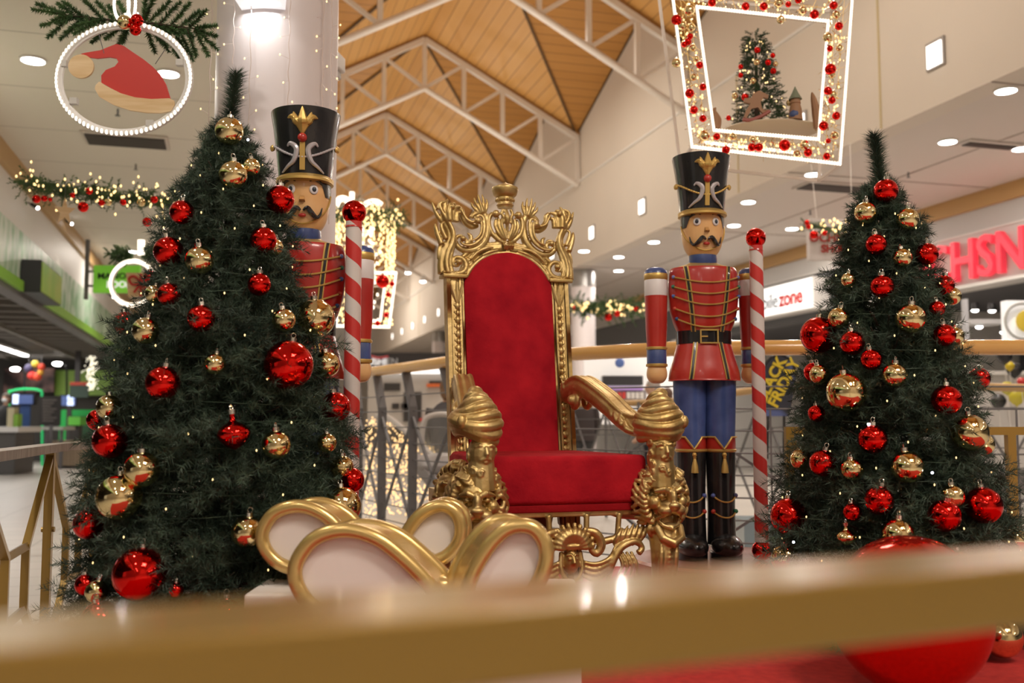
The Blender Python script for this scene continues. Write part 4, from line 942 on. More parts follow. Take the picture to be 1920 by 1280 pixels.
BRt = [
 (1661,358,23,'R','red bauble at the very top of the right tree'),
 (1623,399,21,'G','gold bauble below left of the topmost red one on the right tree'),
 (1702,411,21,'G','gold bauble below right of the topmost red one on the right tree'),
 (1643,458,20,'R','red bauble right of the hanging shoe shop sign'),
 (1692,483,18,'G','small gold bauble half sunk in needles near the red sign letters'),
 (1738,476,21,'R','red bauble on the right tree overlapping the first red sign letter'),
 (1591,525,14,'G','small gold bauble on the left edge of the right tree beside the white lightbox sign'),
 (1654,537,22,'R','red bauble in the upper middle of the right tree'),
 (1769,535,20,'R','red bauble just below the red sign letters on the right tree'),
 (1785,555,17,'G','gold bauble behind the red one below the red sign letters'),
 (1757,579,15,'R','small red bauble in the needles under the gold one, right side of the right tree'),
 (1573,596,20,'G','gold bauble touching the big dark red one on the left of the right tree'),
 (1535,628,34,'R','big dark red bauble standing out left of the right tree, at the wooden handrail'),
 (1707,597,28,'G','gold bauble in the middle of the right tree above handrail height'),
 (1598,643,23,'R','red bauble right of the big dark red one, at handrail height'),
 (1771,628,21,'R','red bauble at the right edge of the right tree, level with the handrail'),
 (1789,630,18,'G','gold bauble behind the red one level with the handrail'),
 (1634,674,20,'R','red bauble just below the wooden handrail line on the right tree'),
 (1677,703,23,'G','gold bauble with a visible cap in the centre of the right tree'),
 (1526,698,19,'R','red bauble behind a gold one on the left edge below the big dark red one'),
 (1537,702,19,'G','gold bauble on the left edge below the big dark red one'),
 (1587,735,37,'G','big gold bauble on the left half of the right tree'),
 (1836,709,20,'R','red bauble on the far right edge of the right tree near the balloons'),
 (1775,750,28,'R','red bauble on the right half of the right tree, above the big gold one'),
 (1531,775,16,'R','small red bauble below left of the big gold one on the right tree'),
 (1818,811,34,'G','big gold bauble on the right edge of the right tree'),
 (1843,833,21,'G','gold bauble half behind the big one on the right edge'),
 (1636,823,27,'R','red bauble under the white sparkling light on the right tree'),
 (1502,861,20,'G','gold bauble at the left edge of the right tree beside the golden fence post'),
 (1543,868,25,'R','red bauble between two gold ones, lower left of the right tree'),
 (1598,880,21,'G','small gold bauble right of the lower left red one'),
 (1701,875,30,'G','gold bauble in the lower centre of the right tree, left of the bluish light'),
 (1786,931,22,'G','gold bauble above left of the large red one on the lower right'),
 (1844,947,34,'R','large red bauble on the lower right edge of the right tree'),
 (1648,938,27,'R','red bauble in the lower middle of the right tree, right of a smaller red one'),
 (1771,967,30,'R','red bauble below the gold one on the lower right of the right tree'),
 (1598,960,17,'R','small red bauble in the lower middle of the right tree'),
 (1479,968,34,'R','large red bauble sticking out at the lower left of the right tree'),
 (1587,1005,18,'Go','small gold drop-shaped bauble low on the right tree'),
 (1684,1002,30,'G','gold bauble peeking over the huge red floor ball'),
 (1473,1047,27,'G','blurred gold bauble at the lower left corner of the right tree'),
 (1798,1052,22,'G','blurred gold bauble right of the huge red floor ball top'),
 (1903,1012,24,'G','gold bauble cut by the right frame edge, above the foreground rail'),
 (1879,1195,36,'G','large dull gold bauble low at the right frame edge, upper one'),
 (1900,1228,24,'G','gold bauble lowest at the right frame edge')]
for t in BLt: hang(t[0], t[1], t[2], t[3], xL, 3.62, radL, t[4], 'baubles on the left tree', treeL)
for t in BRt: hang(t[0], t[1], t[2], t[3], xR, 3.80, radR, t[4], 'baubles on the right tree', treeR)
# the huge ball on the stage
p = at(1707, 1150, 3.0); rb = p.z-STZ-.004
root = empty('giant_floor_ball', (p.x, p.y, STZ+.002), 0, 'huge red ball standing on the stage before the right tree', 'ornament ball')
q = MB(); q.ball((0, 0, rb), rb, 64); q.build('ball', G['balBig'], root)
q = MB(); q.lathe([(.022, -.01), (.022, .02), (.0001, .022)], seg=24); o = q.build('cap', G['chrome'], root); o.rotation_euler = (R(-40), 0, 0); o.location = (0, math.sin(R(40))*rb, rb+math.cos(R(40))*rb)
# fairy lights wound through each tree
def fairy(label, x0, Yc, prof, radf, n, seed, extra):
    rng = np.random.default_rng(seed); root = empty('fairy_lights', (x0, Yc, STZ), 0, label, 'fairy lights', 'fairy lights in the Christmas trees')
    pts = []; px0 = 960+x0/Yc*1866.7
    z0, z1 = at(0, prof[2][0], Yc).z, at(0, prof[-3][0], Yc).z
    for i in range(n):
        z = z0+(z1-z0)*(i+.5)/n; a = i*2.399963; r = radf(z)*.97
        a = -PI/2+((a+PI) % (2*PI)-PI)*.55
        pts.append(Vector((r*math.cos(a), r*math.sin(a), z-STZ)))
    o0 = None
    for i, p in enumerate(pts):
        if i == 0:
            q = MB(); q.ell((0, 0, 0), (.0026, .0026, .0042), 8); o0 = q.build('bulb', G['bulb'], root); o0.location = p
        else:
            o = o0.copy(); COL.objects.link(o); o.location = p; o.parent = root
    for px, py in extra:
        Y = Yc
        for it in range(5): p = at(px, py, Y); dx = p.x-x0; rr = radf(p.z); Y = Yc-math.sqrt(max(0, rr*rr-dx*dx))*.97
        p = at(px, py, Y-.03); q = MB(); q.ball((0, 0, 0), .0045, 10); o = q.build('cool_white_bulb', G['bulbw'], root); o.location = p-Vector((x0, Yc, STZ))
    q = MB(); wp = []
    for k in range(160):
        z = z0+(z1-z0)*k/159; a = -PI/2+math.sin(k*.42)*1.9; r = radf(z)*.90; wp.append((r*math.cos(a), r*math.sin(a), z-STZ))
    q.tube(wp, .0014, 4); q.build('cable', G['needle'], root)
fairy('warm fairy lights wound through the left tree', xL, 3.62, LP, radL, 88, 2, ((465, 262),))
fairy('fairy lights with some cool white sparks wound through the right tree', xR, 3.80, RP, radR, 78, 4, ((1628, 795), (1748, 886), (1488, 1016)))
# ================================================================ white gift box with its bow
zt = at(960, 1113, 2.98).z
xa, xb = at(456, 1113, 2.98).x, at(1090, 1113, 2.98).x
root = empty('gift_box', ((xa+xb)/2, 3.13, STZ), 0, 'large white gift box with a gold and white bow before the throne', 'gift box')
q = MB(); q.rbox((0, 0, (zt-STZ)/2), (xb-xa, .30, zt-STZ), .012); q.build('box_body', G['bowwhite'], root, False)
q = MB(); kx = at(797, 1100, 2.98).x-(xa+xb)/2
q.rbox((kx, 0, (zt-STZ)/2), (.16, .312, zt-STZ+.012), .004); q.build('vertical_ribbon', G['bowgold'], root, False)
def loop(pxs, Y, ext, depth, label_):
    """teardrop loop: outline pixels, extruded away from the viewer"""
    P = [at(x, y, Y) for x, y in pxs]; P.append(P[0].copy()); n = len(P)
    # closed smooth outline with one sharp end
    C = catmull(P, 7)[:-1]; O = Vector(root.location); C = [c-O for c in C]; m = len(C); ctr = sum(C, Vector())/m
    E = Vector((ext[0], ext[1], 0)).normalized()*depth; q = MB(); vs = []; fs = []; th = .016
    for c in C:
        inn = (ctr-c).normalized()*th
        vs += [c-inn*.7, c-inn*.7+E, c+inn*.7+E, c+inn*.7]
    for i in range(m):
        j = (i+1) % m
        for k in range(4): a, b2 = i*4+k, i*4+(k+1) % 4; fs.append((a, j*4+k, j*4+(k+1) % 4, b2))
    q.add(vs, fs)
    for off in (0, 1):
        q.tube([c+E*off for c in C]+[C[0]+E*off], .0215, 12, cap=False)
    lp = q.build('bow_loop', G['bowgold'], root)
    q = MB(); e0, e1 = E*.12, E*.88; vs = [c+e0 for c in C]+[c+e1 for c in C]
    q.add(vs, [tuple(range(m)), tuple(range(m, 2*m))[::-1]]+[(i, (i+1) % m, (i+1) % m+m, i+m) for i in range(m)]); q.build('loop_filling', G['bowwhite'], lp)
    return lp
loop([(838,1150), (800,1090), (735,1028), (690,1002), (640,994), (590,1010), (558,1050), (555,1090), (580,1130), (625,1156), (690,1166), (770,1160)], 2.80, (.30, 1), .13, 'fl')
loop([(870,1148), (880,1090), (905,1040), (935,1003), (965,986), (1000,990), (1022,1020), (1022,1060), (1000,1105), (965,1138), (920,1156)], 2.74, (-.35, 1), .14, 'fr')
loop([(660,1075), (655,1030), (630,985), (595,958), (555,949), (515,962), (493,995), (497,1028), (525,1057), (570,1070), (615,1078)], 3.12, (.35, 1), .12, 'bl')
loop([(732,1058), (745,1030), (775,980), (800,957), (830,948), (855,962), (864,990), (857,1020), (832,1045), (790,1056)], 3.20, (.1, 1), .10, 'br')
q = MB(); kz = at(797, 1100, 2.9).z-STZ
q.rbox((kx-.01, -.18, kz-.03), (.20, .20, .13), .03); q.rbox((kx-.06, .02, kz+.03), (.16, .26, .06), .025); q.build('bow_knot', G['bowgold'], root)
# ================================================================ golden fence around the stage
def fence_panel(A, B, lab, rail_mat=None, rail_w=.07, group='golden lattice fences', zr=1.1, feet=True, pattern=True, railz=.035, n=None):
    A = Vector(A); B = Vector(B); root = empty('lattice_fence', (A.x, A.y, 0), 0, lab, 'fence', group); d = B-A; L = d.length; u = d/L
    g = G['fencegold']; q = MB(); q.bar(Vector((0, 0, zr-railz/2)), d+Vector((0, 0, zr-railz/2)), rail_w, railz); q.build('handrail', rail_mat or g, root, False)
    if not pattern: return root
    n = n or max(1, round(L/.52)); w_ = L/n; th = .026
    for k in range(n+1):
        q = MB(); q.bar(u*(w_*k), u*(w_*k)+Vector((0, 0, zr-railz)), .035, .035, up=u)
        for z in (.30, .72): q.tube([u*(w_*k)+Vector((u.y*.015, -u.x*.015, z))-Vector((0, 0, 0)), u*(w_*k)+Vector((u.y*.028, -u.x*.028, z))], .012, 10)
        q.build('post', g, root, False)
    for k in range(n):
        q = MB(); x0_, x1_ = w_*k, w_*(k+1)
        for s, xs in ((1, x0_), (-1, x1_)):
            xi = xs+s*w_*.36; P = lambda x, z: u*x+Vector((0, 0, z))
            q.bar(P(xs, 1.05), P(xi, .70), .03, .022, up=u); q.bar(P(xi, .71), P(xi, .44), .03, .022, up=u); q.bar(P(xi, .45), P(xs, .10), .03, .022, up=u)
        P = lambda x, z: u*x+Vector((0, 0, z)); q.bar(P(x0_+w_*.36, .70), P(x1_-w_*.36, .70), .03, .022, up=(0, 1, .1)); q.bar(P(x0_+w_*.36, .45), P(x1_-w_*.36, .45), .03, .022, up=(0, 1, .1))
        q.build('hexagon_lattice', g, root, False)
    return root
grail = vary(mat('weathered_rail', (.30, .24, .19), .4), (.24, .19, .15), (.38, .32, .27), 6, stretch=(1, 8, 1))
pA = at(96, 832, 4.5); 
fence_panel((pA.x, pA.y, 0), (at(-42, 840, 3.25).x, 3.25, 0), 'near golden lattice fence panel at the left frame edge', grail, .09, n=1)
fence_panel((pA.x, pA.y, 0), (-2.20, 5.3, 0), 'golden lattice fence panel running back behind the left tree', grail, .09, n=1)
# diagonal lower rail at the stage edge, left
# fence behind the right tree
root = empty('lattice_fence', (at(1479, 800, 4.95).x, 4.95, 0), 0, 'golden frame fence behind the right tree', 'fence', 'golden lattice fences')
x0_ = root.location.x; xe = at(1990, 800, 4.95).x-x0_; xm = at(1893, 800, 4.95).x-x0_; g = G['fencegold']; zt_ = at(1479, 800, 4.95).z
q = MB(); q.bar((-.02, 0, zt_-.02), (xe, 0, zt_-.02), .04, .04); q.build('handrail', g, root, False)
for x in (0, .37, .75, xm):
    q = MB(); q.bar((x, 0, STZ+.002 if x < 1.7 else STZ+.002), (x, 0, zt_-.04), .04, .04); q.build('post', g, root, False)
for x in (0, .37, .75): 
    q = MB(); q.bar((x, 0, zt_-.05), (x+.3, 0, .70), .03, .022, up=(0, 1, 0)); q.bar((x+.3, 0, .70), (x+.3, 0, .45), .03, .022, up=(0, 1, 0)); q.build('hexagon_lattice', g, root, False)
# the rail right in front of the viewer
d0, d1 = .478, .745
L0 = Vector((at(0, 1180, d0).x, d0, 0)); L1 = Vector((at(1900, 1041, d1).x, d1, 0)); u = (L1-L0).normalized(); nrm = Vector((-u.y, u.x, 0))
zr = at(0, 1222, d0).z
A = L0-u*.9; Bq = L1+u*.9
root = empty('front_rail', (A.x, A.y, 0), math.atan2(u.y, u.x), 'out of focus golden fence rail crossing the foreground', 'rail')
Lr = (Bq-A).length
q = MB(); q.rbox((Lr/2, .052, zr-.022), (Lr, .104, .044), .004); q.build('top_rail', mat('front_rail_gold', (.25, .145, .022), .30, .3, coat=.2), root, False)
for x in (-.02, Lr+.02):
    q = MB(); q.box((x, .05, (zr-.04)/2), (.04, .04, zr-.04)); q.build('post', G['fencegold'], root, False)
# ================================================================ curved balustrade with wooden handrail and steel wires
path = [Vector((-1.75, 10.9, 0)), Vector((-1.47, 10.1, 0)), Vector((-.51, 8.35, 0)), Vector((.53, 7.2, 0)), Vector((1.25, 6.62, 0)), Vector((2.0, 6.45, 0)), Vector((3.4, 6.4, 0)), Vector((5.2, 6.4, 0))]
C = catmull(path, 8)
def zrail(p): return EYE+140/1866.7*6.5+.0*p.y
root = empty('curved_balustrade', (0, 0, 0), 0, 'curved balustrade with thick wooden handrail and steel wires behind the throne', 'balustrade')
zz_ = [EYE+np.interp(960+p.x/p.y*1866.7, [650, 690, 845, 1100, 1300, 1920], [86, 92, 112, 128, 138, 139])/1866.7*p.y for p in C]
q = MB(); q.tube([Vector((p.x, p.y, z-.0)) for p, z in zip(C, zz_)], .050, 14, flat=1.0, up=(0, 0, 1)); q.build('wooden_handrail', planks(mat('handrail_beech', (.66, .36, .10), .25, coat=.5), 2, .5, (.58, .30, .07), (.72, .42, .14), (.5, .27, .06)), root)
cum = [0]
for i in range(1, len(C)): cum.append(cum[-1]+(C[i]-C[i-1]).length)
def pc(s): return Vector([np.interp(s, cum, [p[k] for p in C]) for k in range(3)])
def pzr(s): return float(np.interp(s, cum, zz_))
q = MB()
for k in range(10):
    t = .12+.85*k/9
    q.tube([Vector((C[i].x, C[i].y, STZ*.2+(zz_[i]-.07-STZ*.2)*(1-t)+.0)) for i in range(len(C))], .0055, 6)
q.build('wires', G['steel'], root, kind=None)
s_ = .55; k = 0
while s_ < cum[-1]-.1:
    p = pc(s_); z = pzr(s_); tdir = (pc(s_+.05)-p).normalized()
    big = (s_ < 3.6); q = MB()
    if big:
        q.bar(p+Vector((0, 0, 0)), p+Vector((0, 0, z-.36)), .085, .02, up=tdir); q.bar(p+Vector((0, 0, z-.38)), p-tdir*.16+Vector((0, 0, z-.05)), .085, .02, up=(0, 0, 1))
    else: q.bar(p, p+Vector((0, 0, z-.05)), .035, .035, up=tdir)
    q.build('post', G['steel'], root, False)
    s2_ = min(s_+(.78 if s_ < 3.0 else 1.5), cum[-1]); p2 = pc(s2_); q = MB()
    q.bar(p+Vector((0, 0, .25)), p2+Vector((0, 0, pzr(s2_)-.45)), .025, .018); q.bar(p+Vector((0, 0, z-.45)), p2+Vector((0, 0, .25)), .025, .018); q.build('cross_brace', G['steel'], root, False)
    s_ += .78 if s_ < 3.0 else 1.5; k += 1
# fine mesh right of the right soldier: extra thin uprights
q = MB()
s_ = 5.0
while s_ < cum[-1]: p = pc(s_); q.bar(p, p+Vector((0, 0, pzr(s_)-.4)), .010, .010); s_ += .26
q.build('thin_uprights', G['steel'], root, False)
# second, lower wooden rail across the void
root = empty('far_balustrade', (0, 0, 0), 0, 'farther balustrade with slim wooden handrail across the opening', 'balustrade')
F0, F1, F2 = at(1075, 757, 13), at(1262, 752, 12), at(1520, 722, 10)
F3 = at(1960, 728, 10)
q = MB(); q.tube(catmull([F0, F1, F2, F3], 6), .04, 10); q.build('wooden_handrail', G['woodtrim'], root)
q = MB()
for P0, P1 in ((F0, F1), (F1, F2), (F2, F3)):
    for k in range(1, 6):
        q.bar(P0-Vector((0, 0, .2*k)), P1-Vector((0, 0, .2*k)), .012, .012)
q.build('wires', G['steel'], root, False)
for P0, P1 in ((F0, F1), (F1, F2), (F2, F3)):
    for t in (0, .34, .67):
        P = P0.lerp(P1, t); q = MB(); q.bar((P.x, P.y, 0), P, .05, .03); q.build('post', G['steel'], root, False)
        Pn = P0.lerp(P1, t+.33); q = MB(); q.bar((P.x, P.y, .1), (Pn.x, Pn.y, Pn.z-.1), .02, .02); q.bar((Pn.x, Pn.y, .1), (P.x, P.y, P.z-.1), .02, .02); q.build('cross_brace', G['steel'], root, False)
# ================================================================ hanging decorations
def small_bauble(p, r, m, label, grp, parent=None):
    root = empty('small_bauble', p, random.uniform(0, 6), label, 'bauble', grp)
    q = MB(); q.ball((0, 0, 0), r, 16); q.build('glass_ball', m, root)
    q = MB(); q.lathe([(r*.25, r*.95), (r*.25, r*1.2), (.0001, r*1.22)], seg=8); q.build('hanger_cap', G['chrome'], root); return root
def bulbs(name, pts, r, m, parent, kind='stuff', seg=6):
    q = MB()
    for p in pts: q.ell(p, (r, r, r*1.4), seg)
    return q.build(name, m, parent, kind=kind)
def spray(parent, pts, seed, twig=.16, nl=.020, nn=40, wd=.0035, name='fir_twigs', side=9):
    """fir boughs: each entry is (start, end); side twigs fan off it"""
    rng = np.random.default_rng(seed); P = []; D = []; Ls = []
    for a, b2 in pts:
        a = Vector(a); b2 = Vector(b2); d = b2-a; L = d.length; u = d.normalized(); s = u.cross(Vector((0, 1, 0))).normalized()
        for k in range(side):
            t = k/side; o = a+d*t
            for sg in (-1, 1):
                v = (u*.8+s*sg*.65+Vector((0, rng.normal()*.25, rng.normal()*.08))).normalized(); P.append(o); D.append(v); Ls.append(twig*(1-.45*t)*rng.uniform(.8, 1.1))
        for k in range(max(2, int(L/twig*1.6))): P.append(a+d*(k/max(2, int(L/twig*1.6)))); D.append(u); Ls.append(twig*.8)
    return needle_mesh(name, np.array([tuple(p) for p in P]), np.array([tuple(v) for v in D]), np.array(Ls), nn, nl, wd, G['needle2'], parent, seed, .1)
plywood = vary(mat('plywood', (.66, .48, .28), .6), (.58, .38, .18), (.74, .56, .34), 3, 5, stretch=(1, 1, 9), lo=.3, hi=.7)
# ---- ring with the Santa hat
Y1 = 4.7; c = at(233, 148, Y1); root = empty('ring_ornament', c, 0, 'large glowing ring with flat wooden Santa hat under fir twigs, top left', 'hanging ornament', 'glowing ring ornaments')
sc = Y1/1866.7; rt = Matrix.Rotation(R(-32), 3, 'X'); rr = 127*sc
ringp = [Vector((rr*math.cos(a), 0, .84*rr*math.sin(a))) for a in np.linspace(0, 2*PI, 73)]
q = MB(); q.tube(ringp, .016, 10, cap=False); q.tube([p*.955 for p in ringp], .010, 8, cap=False); q.build('ring', G['white'], root)
bulbs('led_rope', [p*1.012+Vector((0, -.012, 0)) for p in [Vector((rr*math.cos(a), 0, .84*rr*math.sin(a))) for a in np.linspace(0, 2*PI, 85)[:-1]]], .0085, G['led'], root)
def loc(px, py): return at(px, py, Y1)-c
def plate(name, crop, m, parent, Y, cc, k=2.976, ox=0, oy=0, th=.012, dy=0.0):
    P = [at(ox+x/k, oy+y/k, Y)-cc for x, y in crop]; n_ = len(P); q = MB()
    q.add([p+Vector((0, dy, 0)) for p in P]+[p+Vector((0, dy+th, 0)) for p in P], [tuple(range(n_)), tuple(range(n_, 2*n_))[::-1]]+[(i, i+n_, (i+1) % n_+n_, (i+1) % n_) for i in range(n_)])
    return q.build(name, m, parent, False)
red_ply = mat('red_painted_plywood', (.50, .030, .022), .45)
hat_ = [(450,300),(480,293),(560,280),(620,255),(650,245),(690,255),(740,290),(800,330),(850,370),(890,410),(925,470),(950,550),(880,557),(800,553),(720,540),(650,510),(600,480),(565,460),(565,420),(590,390),(640,370),(660,345),(650,325),(610,318),(540,325),(500,320)]
hp_ = plate('santa_hat_plate', hat_, red_ply, root, Y1, c)
plate('hat_brim', [(560,460),(600,485),(680,525),(760,548),(850,557),(950,553),(975,565),(978,590),(960,625),(900,635),(820,633),(730,620),(640,590),(560,545),(535,500),(540,480)], plywood, hp_, Y1, c, dy=-.014)
plate('pompom', [(458+71*math.cos(a), 375+66*math.sin(a)) for a in np.linspace(0, 2*PI, 29)[:-1]], plywood, hp_, Y1, c, dy=-.014)
q = MB()
for a, b2 in (((195, 100), (185, 62)), ((291, 120), (310, 92)), ((220, 205), (222, 212))): q = MB(); q.tube([loc(*a), loc(*b2)], .002, 4); q.build('thread', G['steel'], root)
clipm = mat('clip_plastic', (.55, .53, .5), .3)
for (x, y) in ((338, 118), (139, 190), (282, 232), (120, 120)): q = MB(); q.box(loc(x, y), (.035, .03, .03)); q.build('fixing_clip', clipm, root, False)
zt0 = loc(236, 60)
def brushes(parent, spine, ends, seed, dy, nl=.026, step=.010, wd=.0055, name='fir_bough'):
    """dense fir twigs from points of a spine to the given end pixels"""
    rg = random.Random(seed); P = []; D = []; L = []; q = MB(); S0, S1 = loc(*spine[0]), loc(*spine[1]); q.tube([S0+Vector((0, dy, 0)), S1+Vector((0, dy, 0))], [.006, .003], 6)
    for k, e in enumerate(ends):
        E = loc(*e)+Vector((0, dy+rg.uniform(-.05, .05), 0)); t = max(0, min(.85, (E-S0).dot(S1-S0)/(S1-S0).length_squared-.28)); A = S0.lerp(S1, t)+Vector((0, dy, 0)); d = E-A; n_ = max(3, int(d.length/.05))
        q.tube([A, E], [.004, .0015], 5)
        for m_ in range(n_): P.append(tuple(A+d*(m_/n_))); D.append(tuple(d.normalized())); L.append(d.length/n_*1.1)
    q.build('bough_stems', G['bark'], parent)
    needle_mesh(name, np.array(P), np.array(D), np.array(L), 110, nl, wd, G['needle2'], parent, seed, .02)
brushes(root, ((236, 34), (95, 18)), [(58,14),(60,-2),(72,43),(80,60),(103,63),(122,60),(140,62),(160,66),(178,62),(195,68),(208,66),(222,72),(95,-6),(112,-4),(130,40),(150,-8),(172,-6),(190,-2),(215,-4),(90,30),(120,22),(150,45),(175,40)], 3, .05)
brushes(root, ((262, 34), (375, 48)), [(282,88),(294,70),(305,84),(322,95),(340,90),(350,98),(367,104),(385,97),(396,78),(397,58),(394,34),(385,18),(368,14),(352,2),(330,-4),(310,-6),(290,-8),(270,-8),(330,60),(350,55),(310,50)], 5, .05)
q = MB(); q.tube([loc(240, -40), loc(238, 20)], .003, 5); q.build('suspension_wire', G['steel'], root)
bulbs('led_bow', [loc(228+14*math.sin(t)*1.0, 8-30*math.cos(t)) for t in np.linspace(0, 2*PI, 40)]+[loc(247+7*math.sin(t), 5-30*math.cos(t)) for t in np.linspace(0, 2*PI, 34)], .008, G['led'], root)
for (x, y, r, m, lb) in ((257,38,12,'balR','upper red bauble tied above the Santa hat ring'), (254,56,11,'balR','lower red bauble tied above the Santa hat ring'), (234,42,14,'balG','gold bauble tied above the Santa hat ring')):
    small_bauble(at(x, y, Y1-.07), r*Y1/1866.7, G[m], lb, 'baubles on the Santa hat ring')
# ---- second ring with the gift plate
Y2 = 9.5; c2 = at(250, 531, Y2); root = empty('ring_ornament', c2, 0, 'small distant glowing ring with flat gift plate, left of the left tree', 'hanging ornament', 'glowing ring ornaments')
r2 = 41*Y2/1866.7
q = MB(); q.tube([(r2*math.cos(a), 0, r2*math.sin(a)) for a in np.linspace(0, 2*PI, 49)], .022, 8, cap=False); q.build('ring', G['white'], root)
bulbs('led_rope', [(r2*1.02*math.cos(a), -.02, r2*1.02*math.sin(a)) for a in np.linspace(0, 2*PI, 60)[:-1]], .017, G['led'], root)
gp = plate('gift_plate', [(236,511),(290,511),(290,556),(240,556)], plywood, root, Y2, c2, 1, 0, 0, .02)
q = MB(); L2 = lambda x, y: at(x, y, Y2-.02)-c2
q.tube([L2(264, 513), L2(264, 556)], .012, 6)
for s in (-1, 1): q.tube(catmull([L2(264, 530), L2(264+s*12, 518), L2(264+s*22, 522), L2(264+s*16, 533), L2(264, 531)], 5), .012, 6); q.tube([L2(264, 531), L2(264+s*13, 548)], .012, 6)
q.build('red_bow_drawing', red_ply, gp)
spray(root, [(L2(250,480), L2(197,474)), (L2(250,482), L2(210,486)), (L2(265,480), L2(300,482)), (L2(265,480), L2(290,468)), (L2(250, 478), L2(215, 468))], 13, .12, .024, 70, .008, side=6)
q = MB(); q.tube([L2(265, 478), L2(265, 450)], .035, 10); q.build('glowing_candle', G['led'], root)
# ---- garland on the left
def garland(name_lab, P0, P1, n, seed, reds, Yg, rb_, bl, grp, sag=.06, tw=.16, blr=.014):
    A, B2 = at(*P0, Yg), at(*P1, Yg); root = empty('garland', A, 0, name_lab, 'garland', 'lit fir garlands'); rng = np.random.default_rng(seed)
    d = B2-A; P = []; D = []
    for k in range(n):
        t = rng.random(); P.append(tuple(d*t+Vector((0, rng.normal()*.035, rng.normal()*.02-sag*math.sin(PI*t))))); v = Vector((rng.normal(), rng.normal()*.6, rng.normal()*.32)); v.normalize(); D.append(tuple(v))
    needle_mesh('fir_twigs', np.array(P), np.array(D), tw, 40, tw*.2, tw*.045, G['needle2'], root, seed, .1)
    bulbs('bulbs', [tuple(d*rng.random()+Vector((rng.normal()*.05, -.06+rng.normal()*.05, rng.normal()*.06-sag*.7))) for k in range(bl)], blr, G['bulb'], root)
    q = MB(); q.tube([Vector((0, 0, 0)), d*.5-Vector((0, 0, sag)), d], .01, 6); q.build('support_wire', G['steel'], root)
    for (x, y, r, m, lb) in reds: small_bauble(at(x, y, Yg-.12), r*Yg/1866.7, G[m], lb, grp)
    return root
garland('lit fir garland hanging across the left ceiling behind the left tree', (45, 344), (345, 378), 330, 5,
    [(68,373,8,'balR','leftmost red bauble on the left garland'),(83,372,6,'balR','second red bauble from the left on the left garland'),(94,374,4,'balR','smallest red bauble near the left end of the left garland'),(136,366,5,'balR','red bauble right of the hanging star on the left garland'),(156,388,10,'balR','larger red bauble hanging low from the left garland'),(167,358,7,'balR','red bauble on top of the left garland'),
     (190,380,6,'balR','red bauble right of the larger low one on the left garland'),(231,379,6,'balR','red bauble in the right half of the left garland'),(289,374,7,'balR','red bauble near the right end of the left garland'),(276,416,9,'balR','red bauble hanging far below the left garland'),(203,379,7,'balG','gold bauble in the middle of the left garland'),(265,379,8,'balG','gold bauble in the right half of the left garland')], 7.2, .03, 100, 'baubles on the left garland', sag=.02, tw=.13, blr=.008)
st = at(121, 397, 7.1); root = empty('wooden_star', st, .5, 'small wooden star hanging from the left garland', 'star'); q = MB()
q.prism([((.075 if i % 2 == 0 else .030)*math.sin(i*PI/5), (.11 if i % 2 == 0 else .04)*math.cos(i*PI/5)) for i in range(10)], -.006, .006); q.build('star_plate', plywood, root, False); q = MB(); q.tube([(0, 0, .10), (0, 0, .22)], .002, 4); q.build('thread', G['steel'], root)
garland('lit fir garland above the shoe shop hanging sign', (1510, 421), (1640, 430), 110, 6,
    [(1513,417,5,'balR','red bauble at the left end of the garland over the shoe shop sign'),(1516,425,5,'balR','second red bauble at the left end over the shoe shop sign'),(1526,440,8,'balR','red bauble overlapping the shoe shop sign corner'),(1546,437,5,'balR','small red bauble over the shoe shop sign middle'),(1578,465,7,'balR','red bauble on the right half of the shoe shop sign')], 10.5, .03, 26, 'baubles over the shoe shop sign', .03, .13, .014)
garland('distant lit fir garland between throne and right soldier', (1072, 572), (1200, 572), 160, 9,
    [(1077,577,4,'balR','red bauble of the distant garland beside the throne post'),(1157,588,6,'balR','red bauble hanging below the distant garland'),(1141,594,8,'balR','brownish red bauble lowest on the distant garland'),(1193,579,5,'balR','red bauble at the right end of the distant garland'),(1168,578,4,'balG','gold bauble in the middle of the distant garland')], 17, .03, 60, 'baubles of the distant garland', .06, .34, .020)
# ---- big lantern frame with the scene inside
YL = 6.0; cL = at(1430, 150, YL); root = empty('lantern_frame', cL, 0, 'huge glowing lantern frame filled with baubles, hanging top right', 'hanging frame')
def LL(x, y, dy=0.0): return at(x, y, YL)+Vector((0, dy, 0))-cL
DP = .42
outer = [(1254,-60),(1599,-30),(1574,308),(1297,276)]; inner = [(1306,14),(1552,41),(1538,206),(1534,262),(1338,245)]; inner2 = [(1344,232),(1540,254)]
q = MB(); q2 = MB(); q3 = MB()
def rope(P, closed=True):
    P = P+[P[0]] if closed else P
    for a, b2 in zip(P, P[1:]): q.bar(a, b2, .018, .018)
    out = []
    for a, b2 in zip(P, P[1:]):
        n_ = int((b2-a).length/.0165); out += [a.lerp(b2, k/n_)+Vector((0, -.012, 0)) for k in range(n_)]
    return out
pts = rope([LL(*p) for p in outer])+rope([LL(*p) for p in inner])
pts += rope([LL(*p, DP) for p in inner2], False)
rope([LL(*p, DP) for p in outer])
for p in outer: q.bar(LL(*p), LL(*p, DP), .018, .018)
q.build('frame_bars', G['steel_white'], root, False); bulbs('led_rope', pts, .0088, G['led'], root)
q = MB()
